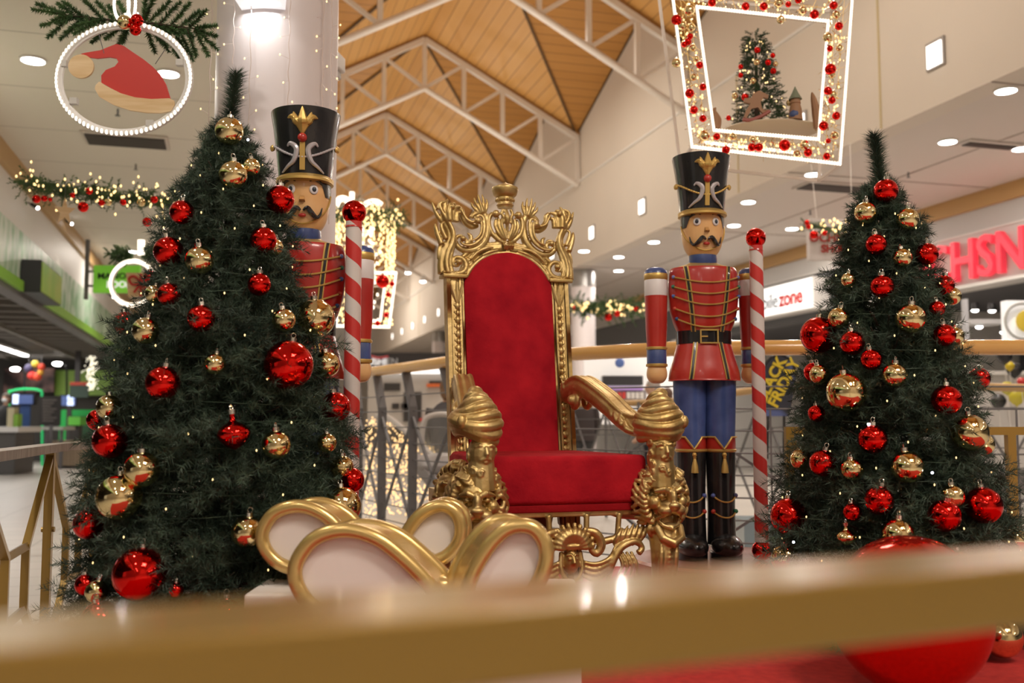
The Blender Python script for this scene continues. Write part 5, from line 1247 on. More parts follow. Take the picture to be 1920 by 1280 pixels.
for (a, b2, c_, d_, n_) in ((outer[0], outer[1], inner[0], inner[1], 26), (outer[1], outer[2], inner[1], inner[3], 22), (outer[3], outer[2], inner[4], inner[3], 24), (outer[0], outer[3], inner[0], inner[4], 22)):
    for k in range(n_+1):
        t = k/n_; p0 = LL(*a).lerp(LL(*b2), t); p1 = LL(*c_).lerp(LL(*d_), t)
        if k % 2 == 0: q.bar(p0+Vector((0, .01, 0)), p1+Vector((0, .01, 0)), .0022, .0022)
    for t in (.33, .66): q.bar(LL(*a).lerp(LL(*c_), t), LL(*b2).lerp(LL(*d_), t), .0022, .0022)
q.build('wire_mesh', G['goldpaint'], root, False)
rng = np.random.default_rng(21)
def border_pt():
    a, b2, c_, d_ = [((outer[0]), (outer[1]), inner[0], inner[1]), (outer[1], outer[2], inner[1], inner[3]), (outer[3], outer[2], inner[4], inner[3]), (outer[0], outer[3], inner[0], inner[4])][rng.integers(4)]
    t, s = rng.random(), rng.uniform(.15, .85); return LL(*a).lerp(LL(*b2), t).lerp(LL(*c_).lerp(LL(*d_), t), s)+Vector((0, rng.uniform(.0, .10), 0))
bulbs('bulbs', [border_pt() for k in range(300)], .0058, G['bulb'], root)
q = MB()
for k in range(300):
    p = border_pt(); v = Vector(rng.normal(size=3)).normalized(); w2 = v.orthogonal().normalized()
    q.tube([p+v*.012*j+w2*.010*math.sin(j*1.7) for j in range(6)], .0035, 4, flat=.4)
q.build('gold_tinsel', G['balG'], root, kind='stuff')
q = MB(); q.tube([LL(1428, 36, .2), LL(1420, 62, .2)], .006, 6)
q.tube([LL(1300, -60), LL(1330, -420)], .004, 5); q.tube([LL(1560, -40), LL(1540, -420)], .004, 5); q.build('suspension_wires', G['steel_white'], root)
LB = [(1335,5,8),(1398,12,8),(1432,12,8),(1478,8,6),(1497,0,7),(1527,27,9),(1563,10,8),(1573,49,8),(1556,91,6),(1557,130,11),(1552,170,8),(1560,188,7),(1568,217,8),(1544,236,9),(1553,264,5),(1550,293,7),(1515,286,8),(1511,268,5),(1471,272,11),(1423,276,8),(1410,276,8),(1361,281,8),(1344,256,7),(1318,222,7),(1301,206,8),(1318,163,7),(1293,175,9),(1312,122,7),(1290,78,7),(1283,83,6),(1294,68,6),(1268,37,10),(1532,-20,9),(1370,-25,9),(1450,-22,8)]
for (x, y, r) in LB: small_bauble(at(x, y, YL-.03), r*YL/1866.7, G['balR'], 'small red bauble wired into the border of the hanging lantern frame', 'red baubles in the lantern frame')
for (x, y, r) in [(1292,20,11),(1279,48,9),(1296,52,8),(1350,-5,9),(1460,6,9),(1505,20,8),(1464,37,8),(1552,70,9),(1574,90,7),(1560,140,7),(1562,178,8),(1565,254,8),(1508,272,9),(1494,288,7),(1468,270,8),(1411,262,7),(1374,256,7),(1321,255,10),(1300,145,7),(1299,90,7),(1268,118,9),(1320,250,7),(1305,110,6),(1568,28,8)]:
    small_bauble(at(x, y, YL-.02), r*YL/1866.7, G['balG'], 'small gold bauble wired into the border of the hanging lantern frame', 'gold baubles in the lantern frame')
# scene inside
YI = 6.22; ci = at(1420, 236, YI); sci = YI/1866.7
root = empty('snow_tray', ci, 0, 'pale curved tray inside the hanging lantern frame', 'tray'); q = MB()
q.lathe([(.0001, -.0), (.22, -.002), (.30, -.02), (.31, -.03), (.0001, -.032)], (.08, 0, -.005), 40, .8); q.build('tray_body', mat('tray_cream', (.55, .47, .34), .6), root)
troot = empty('miniature_tree', ci, 0, 'miniature decorated tree inside the hanging lantern frame', 'christmas tree')
rng = np.random.default_rng(4); P = []; D = []; Ls = []
for k in range(620):
    t = rng.random()**.8; z = .60*(1-t); r = .035+.165*t*(1+.15*math.sin(z*40)); a = rng.random()*2*PI; rr_ = r*rng.uniform(.35, .8)
    P.append((rr_*math.cos(a)+.02*t, rr_*math.sin(a), z)); el = rng.normal()*.3+.2; D.append((math.cos(a)*math.cos(el), math.sin(a)*math.cos(el), math.sin(el))); Ls.append(.06)
P.append((0, 0, .56)); D.append((0, 0, 1.)); Ls.append(.07)
needle_mesh('foliage', np.array(P), np.array(D), np.array(Ls), 30, .018, .0035, needle('mini_fir_needles', (.012, .035, .012), (.04, .09, .03)), troot, 9)
q = MB(); q.tube([(0, 0, 0), (0, 0, .55)], [.02, .004], 8); q.build('trunk', G['bark'], troot)
bulbs('bulbs', [Vector((math.cos(a)*r_, -abs(math.sin(a))*r_, z)) for a, r_, z in [(rng.random()*PI, (.04+.16*(1-z_/.6)), z_) for z_ in rng.random(42)*.55]], .0045, G['bulb'], troot)
for i, (x, y, r, m) in enumerate([(1420,94,6,'balR'),(1449,104,5,'balR'),(1440,117,6,'balR'),(1389,125,5,'balR'),(1389,141,5,'balR'),(1450,133,6,'balR'),(1397,182,7,'balR'),(1366,221,5,'balR'),(1419,117,6,'balG'),(1454,120,5,'balG'),(1412,152,6,'balG'),(1378,180,6,'balG'),(1480,193,6,'balG')]):
    small_bauble(at(x, y, YI-.17), r*sci, G[m], 'tiny %s bauble on the miniature tree in the hanging lantern frame' % ('red' if m == 'balR' else 'gold'), 'tiny baubles on the miniature tree %s' % ('red' if m == 'balR' else 'gold'))
wood_d = mat('brown_toy_wood', (.30, .16, .08), .6)
YH = 6.02; ch = at(1425, 228, YH); root = empty('rocking_horse', ch, 0, 'flat brown wooden rocking horse before the miniature tree', 'toy horse')
hc = [(640,905),(660,850),(690,800),(640,790),(645,760),(700,755),(715,720),(760,700),(830,735),(828,760),(790,755),(770,790),(780,840),(830,850),(790,880),(770,860),(750,830),(700,840),(680,880),(660,915)]
plate('horse_plate', hc, wood_d, root, YH, ch, 4.129, 1240, 0, .02)
q = MB(); lh = lambda x, y: at(1240+x/4.129, y/4.129, YH)-ch
q.tube(catmull([lh(630, 925), lh(700, 928), lh(780, 895), lh(840, 860)], 5), .012, 6); q.build('rocker', mat('red_brown_rocker', (.28, .06, .04), .5), root)
ct = at(1492, 225, YH); root = empty('toy_castle_tower', ct, 0, 'little wooden toy tower with pointed green roof in the hanging lantern frame', 'toy tower')
k_ = YH/1866.7; q = MB(); q.lathe([(.045, 0), (.040, .06), (.030, .10), (.034, .105), (.030, .13)], seg=10); q.build('tower_body', wood_d, root)
q = MB(); q.lathe([(.042, .13), (.020, .17), (.003, .21), (.0001, .215)], seg=10); q.build('pointed_roof', mat('roof_green_grey', (.16, .19, .13), .6), root); q = MB(); q.ell((-.01, -.02, .03), (.035, .025, .03), 10); q.build('blue_figure', mat('toy_blue', (.05, .08, .20), .5), root)
for (x, w_, h_, lb) in ((1343, 10, 40, 'rounded wooden figure at the left inside the lantern frame'), (1533, 10, 70, 'curved wooden horn shape at the right inside the lantern frame')):
    pp = at(x, 240, YH); root = empty('wooden_figure', pp, 0, lb, 'wooden figure'); q = MB(); s_ = -1 if x > 1400 else 1
    q.tube(catmull([(0, 0, 0), (s_*.005, 0, h_*k_*.4), (s_*-.015 if x < 1400 else -.02, 0, h_*k_*.8), (-.03 if x > 1400 else 0, 0, h_*k_)], 4), [w_*k_*.8, w_*k_*.9, w_*k_*.6, .004], 8); q.build('figure_body', wood_d, root)
# ---- light cage behind the left soldier
YC = 10.5; cc = at(683, 408, YC); kC = YC/1866.7; root = empty('light_cage', cc, 0, 'glowing cylinder of fairy lights under a fir wreath, behind the striped pole', 'light cage')
rc = 58*kC; P = []; D = []; rng = np.random.default_rng(31)
for k in range(260):
    a = rng.random()*2*PI; P.append((math.cos(a)*rc*1.1+rng.normal()*.02, math.sin(a)*rc*1.1, rng.normal()*.03)); v = Vector(rng.normal(size=3)).normalized(); D.append(tuple(v))
needle_mesh('fir_wreath', np.array(P), np.array(D), .14, 26, .03, .009, G['needle2'], root, 2, .1)
bulbs('wreath_bulbs', [(math.cos(a)*rc*1.12+rng.normal()*.03, math.sin(a)*rc*1.1-.03, rng.normal()*.05) for a in rng.random(120)*2*PI], .012, G['bulb'], root)
ptsb = []
for k in range(22):
    a = 2*PI*k/22; n_ = rng.integers(14, 24)
    for j in range(n_): ptsb.append((math.cos(a)*rc+rng.normal()*.015, math.sin(a)*rc+rng.normal()*.015, -.05-j*.031))
bulbs('light_strands', ptsb, .011, G['bulb'], root)
bulbs('centre_light', [(.05+rng.normal()*.05, rng.normal()*.05, -.1-rng.random()*.9) for k in range(80)], .014, G['led'], root)
q = MB(); 
for z in (-.02, -.35, -.7): q = MB(); q.tube([(rc*math.cos(a), rc*math.sin(a), z) for a in np.linspace(0, 2*PI, 37)], .008, 5, cap=False); q.build('hoop', G['steel_white'], root)
LC = lambda x, y: at(x, y, YC)-cc
q = MB(); q.tube(catmull([LC(665, 398), LC(650, 375), LC(636, 374), LC(628, 390)], 5), .035, 8); q.tube(catmull([LC(672, 395), LC(690, 380), LC(705, 378), LC(715, 384)], 5), .03, 8); q.tube([LC(660, 395), LC(660, 360)], .028, 8); q.build('glowing_bow', G['led'], root)
# small far lantern frame
YF = 10.0; cF = at(690, 560, YF); root = empty('lantern_frame', cF, 0, 'smaller distant glowing lantern frame beside the striped pole', 'hanging frame'); LF = lambda x, y: at(x, y, YF)-cF
pts = []; q = MB()
for poly in ([(640,512),(743,512),(730,613),(630,611)], [(664,530),(722,530),(714,598),(704,602),(658,598)]):
    PP = [LF(*p) for p in poly]; PP.append(PP[0])
    for a, b2 in zip(PP, PP[1:]):
        q.bar(a, b2, .02, .02); n_ = int((b2-a).length/.022); pts += [a.lerp(b2, k/n_)+Vector((0, -.015, 0)) for k in range(n_)]
q.build('frame_bars', G['steel_white'], root, False); bulbs('led_rope', pts, .013, G['led'], root)
bulbs('bulbs', [LF(rng.uniform(634, 738), rng.choice([rng.uniform(515, 529), rng.uniform(600, 611)])) for k in range(70)]+[LF(rng.choice([rng.uniform(636, 655), rng.uniform(722, 736)]), rng.uniform(515, 608)) for k in range(110)], .009, G['bulb'], root)
small_bauble(at(717, 527, YF-.1), 13*YF/1866.7, G['balR'], 'red bauble on the smaller distant lantern frame', 'baubles on the distant lantern frame')
for (x, y) in ((735, 532), (728, 552), (724, 590), (708, 606)): small_bauble(at(x, y, YF-.05), 5*YF/1866.7, G['balR'], 'tiny red bauble in the border of the smaller distant lantern frame', 'tiny baubles on the distant lantern frame')
# ---- string lights on the near column
cp_ = M(.22, 5.55, 0)
for i, (px, seed) in enumerate(((399, 1), (441, 2), (473, 3), (545, 4), (608, 5), (624, 6))):
    Y = cp_.y-.36 if 420 < px < 590 else cp_.y-.2
    top, bot = at(px, -60, Y), at(px, [300, 120, 330, 200, 240, 420][i], Y); root = empty('string_lights', top, 0, 'string of tiny warm lights hanging on the near column, %s' % ['just off its left edge', 'along its left edge', 'left of the wall lamp', 'below the wall lamp', 'along its right edge', 'just off its right edge'][i], 'string lights', 'string lights on the near column')
    rg = random.Random(seed); H = top.z-bot.z; q = MB(); q.tube([(.004*math.sin(k*1.3), 0, -H*k/24) for k in range(25)], .0022, 4); tips = []
    z = .05
    while z < H: s = rg.choice((-1, 1)); d = Vector((s*rg.uniform(.02, .05), -.01, rg.uniform(-.03, .03))); q.tube([(0, 0, -z), Vector((0, 0, -z))+d], .0014, 3); tips.append(Vector((0, 0, -z))+d); z += rg.uniform(.07, .13)
    q.build('cable', mat('clear_cable', (.6, .5, .45), .4), root); bulbs('bulbs', tips, .0042, G['bulb'], root)
# ================================================================ left shop front
def boxobj(name, c, d, m, parent=None, rot=None, r=0):
    q = MB(); (q.rbox(c, d, r, rot) if r else q.box(c, d, rot)); return q.build(name, m, parent, False)
gf = vary(mat('frosted_green_fascia', (.4, .6, .4), .4), (.10, .34, .13), (.62, .70, .62), 3.0, 6, stretch=(1, 2.5, 1), lo=.36, hi=.62)
b = mallmb(); b.box((BL-.04, 15.5, 3.43), (.14, 35, .80)); struct('trim_10', b, gf)
b = mallmb(); b.box((BL-.02, 15.5, 3.06), (.22, 35, .14)); struct('trim_11', b, mat('lime_paint', (.22, .48, .04), .4))
b = mallmb(); b.box((BL-.06, 15.5, 2.955), (.2, 35, .07)); struct('trim_12', b, G['steel'])
pz = (at_b(77, 486, BL+.30).z, at_b(77, 549, BL+.30).z); a0 = to_mall(at_b(77, 520, BL+.30)).y; a1 = to_mall(at_b(114, 540, BL+.30)).y
root = empty('projecting_sign', M(BL, a0, 0), TH, 'lime green box sign projecting from the left fascia', 'sign')
boxobj('dark_case', (.17, (a1-a0)/2, sum(pz)/2), (.26, a1-a0, pz[0]-pz[1]), G['black'], root); boxobj('lime_face', (.305, (a1-a0)/2, sum(pz)/2), (.02, a1-a0-.04, pz[0]-pz[1]-.04), vary(mat('lime_face', (.3, .55, .05), .4), (.20, .50, .04), (.42, .55, .10), 1.2), root)
# hanging shop sign
Ys = 15.0; s0, s1 = at(178, 498, Ys), at(262, 549, Ys); root = empty('hanging_sign', ((s0.x+s1.x)/2, Ys, (s0.z+s1.z)/2), 0, 'green hanging sign reading MANOR FOOD', 'sign')
w_, h_ = s1.x-s0.x, s0.z-s1.z
boxobj('sign_panel', (0, 0, 0), (w_, .08, h_), mat('bright_green_sign', (.20, .55, .04), .4, emit=.25, ecol=(.2, .6, .05)), root)
XZM = Matrix(((1, 0, 0, 0), (0, 0, -1, 0), (0, 1, 0, 0), (0, 0, 0, 1)))
lettering('MANOR', .125, .01, G['black'], root, Matrix.Translation((-.02, -.05, .04)) @ XZM, .001, 'manor_letters', width=1.15); lettering('FOOD', .14, .01, mat('sign_white', (.85, .85, .85), .4, emit=.5), root, Matrix.Translation((.06, -.05, -.09)) @ XZM, .003, 'food_letters')
q = MB(); q.bar((-w_/2-.12, 0, -h_/2-.1), (-w_/2-.12, 0, h_/2+.4), .05, .05); q.bar((-w_/2-.12, 0, .12), (-w_/2, 0, .12), .03, .03); q.bar((-w_/2-.12, 0, -.1), (-w_/2, 0, -.1), .03, .03); q.build('bracket', G['steel'], root, False)
# interior
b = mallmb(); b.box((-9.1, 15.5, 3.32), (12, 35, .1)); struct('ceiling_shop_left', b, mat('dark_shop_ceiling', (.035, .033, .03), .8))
b = mallmb()
for k in range(28): b.box((-8, 6+k*1.0, 3.18), (10, .16, .14))
for bb in (-4.4, -6.4, -9): b.box((bb, 18, 3.10), (.1, 30, .10))
struct('trim_9', b, mat('ceiling_beam_grey', (.20, .18, .16), .6))
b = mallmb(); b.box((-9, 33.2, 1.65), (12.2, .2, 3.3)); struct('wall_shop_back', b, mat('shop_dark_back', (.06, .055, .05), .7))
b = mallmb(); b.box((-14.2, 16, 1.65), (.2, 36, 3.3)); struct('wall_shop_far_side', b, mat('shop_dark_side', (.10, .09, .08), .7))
for k in range(9):
    root = empty('tube_light', M(-5.3, 12.5+k*2.0, 2.98), TH, 'glowing ceiling tube in the left shop', 'ceiling light', 'row of ceiling tubes in the left shop')
    boxobj('lamp_housing', (0, 0, .03), (.16, 1.85, .05), G['white'], root); boxobj('diffuser', (0, 0, -.01), (.13, 1.8, .04), mat('tube_glow', (1, 1, 1), .5, emit=7, ecol=(1, .97, .95)) if k == 0 else bpy.data.materials['tube_glow'], root)
area('shop_fill', M(-8.5, 15, 2.95), 3.0, 50, (1, .95, .9), (0, 0, TH)); area('shop_fill', M(-8.0, 21.5, 2.95), 3.5, 130, (1, .95, .9), (0, 0, TH)); area('shop_fill', M(-6.5, 28, 2.95), 3.5, 200, (1, .95, .9), (0, 0, TH))
def px_box(name, x0, y0, x1, y1, Y, dep, m, parent, o):
    a, b2 = at(x0, y0, Y), at(x1, y1, Y); return boxobj(name, ((a.x+b2.x)/2-o.x, Y+dep/2-o.y, (a.z+b2.z)/2-o.z), (abs(b2.x-a.x), dep, abs(a.z-b2.z)), m, parent)
def px_thing(name, x0, y0, x1, y1, Y, dep, m, label, cat, group=None, part=None):
    o = at((x0+x1)/2, y1, Y); root = empty(name, o, 0, label, cat, group); px_box(part or name+'_body', x0, y0, x1, y1, Y, dep, m, root, o); return root, o
dk = mat('charcoal_board', (.035, .03, .028), .5); wh = G['white']; scr = mat('screen_glow', (.05, .08, .2), .3, emit=.6, ecol=(.10, .14, .30)); scw = mat('screen_white', (.6, .7, .9), .3, emit=1.4, ecol=(.6, .7, 1))
lime = mat('lime_wall_panel', (.28, .46, .08), .5); grn = mat('bright_green_plastic', (.02, .42, .08), .4)
r_, o = px_thing('wall_banner', 104, 694, 216, 741, 30.2, .1, lime, 'lime green banner on the back wall of the left shop', 'banner'); 
r_, o = px_thing('photo_poster', 8, 690, 100, 735, 29.9, .1, vary(mat('meat_poster', (.3, .1, .1), .5), (.03, .02, .02), (.55, .30, .27), .9, 3, lo=.4, hi=.6), 'dark food photo poster hanging deep in the left shop', 'poster')
r_, o = px_thing('order_screen', 22, 737, 66, 759, 25, .08, G['black'], 'wide black screen with bluish picture over the shop counter', 'screen', 'screens over the shop counter'); px_box('display', 24, 739, 34, 757, 24.95, .06, scw, r_, o); px_box('display', 35, 740, 60, 757, 24.95, .06, scr, r_, o); px_box('stand', 38, 758, 52, 879.6, 25, .05, mat('blue_stand', (.03, .07, .2), .5), r_, o)
r_, o = px_thing('order_screen', 112, 740, 142, 761, 27.2, .08, G['black'], 'black screen showing large white digits', 'screen', 'screens over the shop counter'); px_box('display', 114, 742, 140, 760, 27.15, .06, scr, r_, o); px_box('stand', 125, 761, 130, 872.4, 27.2, .05, dk, r_, o)
lettering('88', .18, .005, scw, r_, Matrix.Translation((at(132, 746, 27.1)-o)) @ XZM, .006, 'digits_upper'); lettering('88', .18, .005, scw, r_, Matrix.Translation((at(132, 756, 27.1)-o)) @ XZM, .006, 'digits_lower')
r_, o = px_thing('menu_board', 74, 743, 112, 797, 24.5, .05, dk, 'black menu board standing before the shop counters', 'board', part='board'); px_box('leg', 92, 797, 95, 881.4, 24.5, .04, G['steel'], r_, o)
q = MB()
for k in range(8):
    a, b2 = at(80, 750+k*5.5, 24.48)-o, at(106-(k % 3)*5, 750+k*5.5, 24.48)-o; q.bar(a, b2, .016, .022)
q.build('chalk_lines', mat('chalk_grey', (.25, .22, .2), .6), r_, False)
r_, o = px_thing('menu_board', 131, 720, 165, 745, 27, .05, mat('green_black_board', (.03, .06, .04), .5), 'dark green price board with red top edge in the left shop', 'board', part='board'); px_box('red_header', 131, 716, 165, 722, 26.98, .06, mat('header_red', (.5, .05, .02), .5), r_, o); px_box('hanger', 142, 645, 149, 716, 27, .05, dk, r_, o)
r_, o = px_thing('shop_counter', -30, 800, 34, 810, 22.6, 1.1, wh, 'white topped counter at the left frame edge', 'counter', part='counter_top'); px_box('front_panel', -30, 810, 26, 888.7, 22.7, .9, mat('counter_grey', (.09, .085, .08), .5), r_, o)
r_, o = px_thing('serving_shelf', 36, 800, 118, 806, 25.2, .7, mat('shelf_pale', (.5, .5, .46), .4), 'long pale serving shelf before the shop counters', 'counter', part='shelf_board')
for x in (50, 84, 112): px_box('leg', x, 806, x+3, 878.7, 25.25, .05, G['steel'], r_, o)
r_, o = px_thing('slatted_counter', 96, 832, 152, 872.8, 25.8, .6, planks(mat('slat_wood', (.4, .3, .2), .6), 0, .09, (.30, .22, .15), (.42, .32, .22), (.05, .04, .03)), 'counter with vertical wooden slats left of the left tree', 'counter', part='slatted_front'); px_box('plinth', 98, 871.8, 150, 876.7, 25.85, .5, dk, r_, o); px_box('counter_top', 92, 826, 156, 832, 25.7, .8, mat('top_wood', (.34, .26, .18), .5), r_, o)
r_, o = px_thing('green_counter', 112, 768, 182, 870.0, 28, .6, grn, 'bright green checkout counter deep in the left shop', 'counter', part='counter_front'); px_box('dark_panel', 125, 780, 182, 826, 27.9, .1, mat('dark_green_cage', (.02, .08, .03), .6), r_, o)
r_, o = px_thing('green_basket', 128, 781, 150, 797, 26.5, .4, mat('basket_green', (.12, .5, .05), .5), 'bright green shopping basket on a stand', 'basket', part='basket_body'); px_box('stand', 134, 797, 146, 874.2, 26.6, .2, dk, r_, o)
r_, o = px_thing('yellow_bag', 14, 764, 25, 800, 22.8, .2, mat('bag_cream', (.62, .56, .35), .5), 'cream and green bag standing on the white counter', 'bag', part='bag_body'); px_box('green_stripe', 25, 776, 33, 800, 22.8, .2, mat('bag_green', (.25, .5, .05), .5), r_, o)
q = MB(); arch_ = catmull([at(18, 873.0, 27), at(17, 745, 27), at(22, 733, 27), at(48, 729, 27), at(74, 732, 27), at(79, 745, 27), at(79, 873.0, 27)], 5)
o = at(48, 873.0, 27); root = empty('green_arch', o, 0, 'green illuminated arch around the shop checkout', 'arch'); q.tube([p-o for p in arch_], .035, 6); q.build('arch_tube', mat('green_glow', (.02, .5, .15), .4, emit=.15, ecol=(.03, .6, .2)), root)
for (x, yy, lb) in ((46, 700, 'left'), (125, 690, 'right')):
    o = at(x, 868, 28.7); root = empty('lamp_post', o, 0, 'black bent lamp post in the left shop, %s one' % lb, 'lamp post', 'black lamp posts in the left shop'); q = MB(); T = lambda a, b2: at(a, b2, 28.7)-o
    q.tube(catmull([T(x, 868), T(x, yy+10), T(x-3, yy-4), T(x-14, yy-8)], 5), .03, 8); q.build('bent_pole', G['black'], root); q = MB(); q.ell(T(x-17, yy-8), (.14, .14, .06), 10); q.build('lamp_head', G['lamp'], root)
for i, (x, y, r, c_) in enumerate([(54,690,8,(.06,.05,.12)),(66,682,7,(.6,.45,.05)),(78,688,7,(.6,.05,.02)),(60,704,8,(.6,.03,.02)),(70,706,8,(.65,.06,.02)),(76,698,6,(.6,.3,.03))]):
    p = at(x, y, 26.3); root = empty('paper_ball', p, 0, ['dark paper ball', 'yellow paper ball', 'upper red paper ball', 'lower left red paper ball', 'lower middle red paper ball', 'orange paper ball'][i]+' in the cluster hanging in the left shop', 'paper ball', 'paper balls in the left shop'); q = MB(); q.ball((0, 0, 0), r*26.3/1866.7, 12); q.build('ball', mat('paper_ball', c_, .6), root); q = MB(); q.tube([(0, 0, r*.012), (0, 0, 3.27-p.z)], .006, 4); q.build('thread', G['steel'], root)
# glittering string sculpture
p0 = at(172, 668, 22); root = empty('light_column', p0, 0, 'hanging column of tiny lights before the lime banner', 'light column'); rg = np.random.default_rng(5)
bulbs('bulbs', [(rg.normal()*.06+.02*math.sin(t*9), rg.normal()*.06, -t*.74) for t in rg.random(150)], .013, mat('cream_bulb_glow', (1, .95, .8), .5, emit=1.0, ecol=(1, .95, .75)), root)
# wall spots above the left fascia
for px, py, lb in ((58, 382, 'nearest'), (124, 413, 'second'), (205, 552, 'third')):
    P = at_b(px, py, BL+.1); root = empty('wall_spot', P, TH, '%s small spotlight under the timber band on the left wall' % lb, 'spotlight', 'spotlights on the left wall'); q = MB(); q.tube([(0, 0, 0), (.08, 0, -.05)], .025, 8); q.tube([(-.06, 0, .02), (0, 0, 0)], .01, 6); q.build('lamp_housing', G['black'], root)
    q = MB(); q.ell((.09, 0, -.055), (.022, .022, .022), 10); q.build('lens', G['lamp'], root)
    d = bpy.data.lights.new('wall_spot_beam', 'SPOT'); d.energy = 28; d.spot_size = R(85); d.color = (1, .88, .68); d.shadow_soft_size = .03; lo = bpy.data.objects.new('wall_spot_beam', d); COL.objects.link(lo); lo.parent = root; lo.location = (.10, 0, -.07); lo.rotation_euler = (0, R(-22), 0)
# ================================================================ people
def person(px, ytop, Y, h, top, pants, hairc, label, face='front', mask=False, pose=0):
    t = at(px, ytop, Y); fz = t.z-h; root = empty('person', (t.x, Y, fz), {'front': 0, 'back': PI, 'left': R(-80), 'right': R(80)}[face], label, 'person', None)
    k = h/1.75; q = MB()
    q.ell((0, 0, 1.63*k), (.078*k, .095*k, .115*k), 14); q.tube([(0, 0, 1.36*k), (0, 0, 1.55*k)], .05*k, 10); q.ell((0, -.095*k, 1.62*k), (.014*k, .02*k, .022*k), 8)
    for s in (-1, 1): q.ell((s*.08*k, 0, 1.63*k), (.012, .02, .03), 6); q.tube([(s*.20*k, 0, 1.38*k), (s*.24*k, -.03, 1.10*k), (s*.22*k, -.16*k, .92*k)], [.05*k, .04*k, .032*k], 8); q.ell((s*.215*k, -.19*k, .88*k), (.035*k, .05*k, .035*k), 8)
    q.ell((0, 0, 1.2*k), (.16*k, .10*k, .25*k), 12); q.ell((0, 0, .92*k), (.15*k, .10*k, .12*k), 12)
    for s in (-1, 1): q.tube([(s*.09*k, 0, .9*k), (s*.10*k, 0, .48*k), (s*.10*k, .01, .08*k)], [.085*k, .058*k, .04*k], 10); q.ell((s*.10*k, -.05*k, .04*k), (.045*k, .12*k, .04*k), 10)
    bo = q.build('body', mat('skin', (.55, .33, .23), .5), root); sculpt(bo, .016, 1)
    q = MB(); q.lathe([(.21*k, .82*k), (.20*k, 1.0*k), (.205*k, 1.2*k), (.20*k, 1.36*k), (.12*k, 1.44*k), (.07*k, 1.47*k)], seg=20, sy=.68)
    for s in (-1, 1): q.tube([(s*.19*k, 0, 1.38*k), (s*.25*k, -.03, 1.10*k), (s*.225*k, -.15*k, .93*k)], [.075*k, .062*k, .05*k], 10)
    q.build('jacket', mat('jacket_cloth', top, .8), root)
    q = MB()
    for s in (-1, 1): q.tube([(s*.085*k, 0, .93*k), (s*.10*k, 0, .48*k), (s*.10*k, .01, .10*k)], [.105*k, .075*k, .06*k], 12)
    q.build('trousers', mat('trouser_cloth', pants, .8), root)
    q = MB(); q.ell((0, .02*k, 1.665*k), (.092*k, .105*k, .10*k), 14); q.ell((0, .05*k, 1.60*k), (.085*k, .07*k, .12*k), 12); q.build('hair', mat('hair', hairc, .7), root)
    if mask: q = MB(); q.ell((0, -.07*k, 1.59*k), (.06*k, .05*k, .05*k), 12); q.build('face_mask', mat('mask_white', (.75, .78, .8), .7), root)
    return root
person(12, 737, 24.4, 1.86, (.02, .02, .02), (.02, .02, .02), (.10, .07, .05), 'shop assistant in black wearing a white face mask behind the counter', 'front', True)
person(838, 712, 12.5, 1.72, (.06, .055, .06), (.03, .03, .04), (.16, .09, .05), 'person with brown hair in dark coat seen left of the throne', 'back')
person(1222, 712, 14, 1.74, (.012, .014, .02), (.02, .02, .03), (.35, .30, .27), 'grey-haired person in black beside the right soldier hand', 'left')
person(1251, 728, 15, 1.62, (.05, .03, .03), (.03, .03, .05), (.10, .05, .03), 'person with brown hair right of the grey-haired one', 'back')
person(1093, 724, 16, 1.64, (.04, .03, .03), (.03, .03, .03), (.08, .04, .02), 'dark-haired person just right of the throne back post', 'back')
# ================================================================ shops across the opening
NB = Matrix(((0, 0, -1, 0), (-1, 0, 0, 0), (0, 1, 0, 0), (0, 0, 0, 1)))      # lettering that faces the hall from the right side
redglow = mat('red_letter_glow', (.75, .03, .06), .4, emit=.55, ecol=(.9, .05, .08))
root = empty('shop_sign', M(BS, 14.0, 3.72), TH, 'large raised red letters of the shoe shop, cut by the right edge', 'sign')
lettering('OCHSNER', .88, .05, redglow, root, Matrix.Translation((-.10, .30, -.07)) @ NB, .010, 'raised_letters', 'LEFT', .92)
root = empty('lightbox_sign', M(BS, 18.65, 3.66), TH, 'white lightbox reading mobilezone between soldier and right tree', 'sign')
boxobj('case', (-.15, 0, 0), (.36, 4.2, .62), G['white'], root); boxobj('lit_face', (-.335, 0, 0), (.02, 4.1, .56), mat('lightbox_face', (.9, .9, .9), .4, emit=.9, ecol=(1, 1, 1)), root)
lettering('mobile', .44, .006, mat('sign_grey', (.05, .05, .05), .5), root, Matrix.Translation((-.352, -.86, -.02)) @ NB, 0, 'grey_letters', 'RIGHT', 1.0)
lettering('zone', .44, .006, mat('sign_red', (.6, .03, .02), .5), root, Matrix.Translation((-.352, -.90, -.02)) @ NB, .012, 'red_letters', 'LEFT', 1.0)
Yh = 10.9; a, b2 = at(1513, 412, Yh), at(1618, 488, Yh); root = empty('hanging_sign', ((a.x+b2.x)/2, Yh, (a.z+b2.z)/2), R(3), 'white hanging sign reading OCHSNER SHOES left of the right tree', 'sign')
boxobj('sign_panel', (0, 0, 0), (b2.x-a.x, .10, a.z-b2.z), mat('sign_pale', (.62, .57, .56), .5), root)
dr = mat('dark_red_print', (.38, .03, .02), .5); lettering('OCHSNER', .135, .004, dr, root, Matrix.Translation((0, -.056, .012)) @ XZM, .004, 'upper_letters'); lettering('SHOES', .12, .004, dr, root, Matrix.Translation((0, -.056, -.11)) @ XZM, .004, 'lower_letters')
q = MB(); q.tube([(-.2, 0, .22), (-.25, 0, at(1500, 300, Yh).z-root.location.z)], .004, 4); q.tube([(.2, 0, .22), (.2, 0, 1.1)], .004, 4); q.build('suspension_wires', G['steel_white'], root)
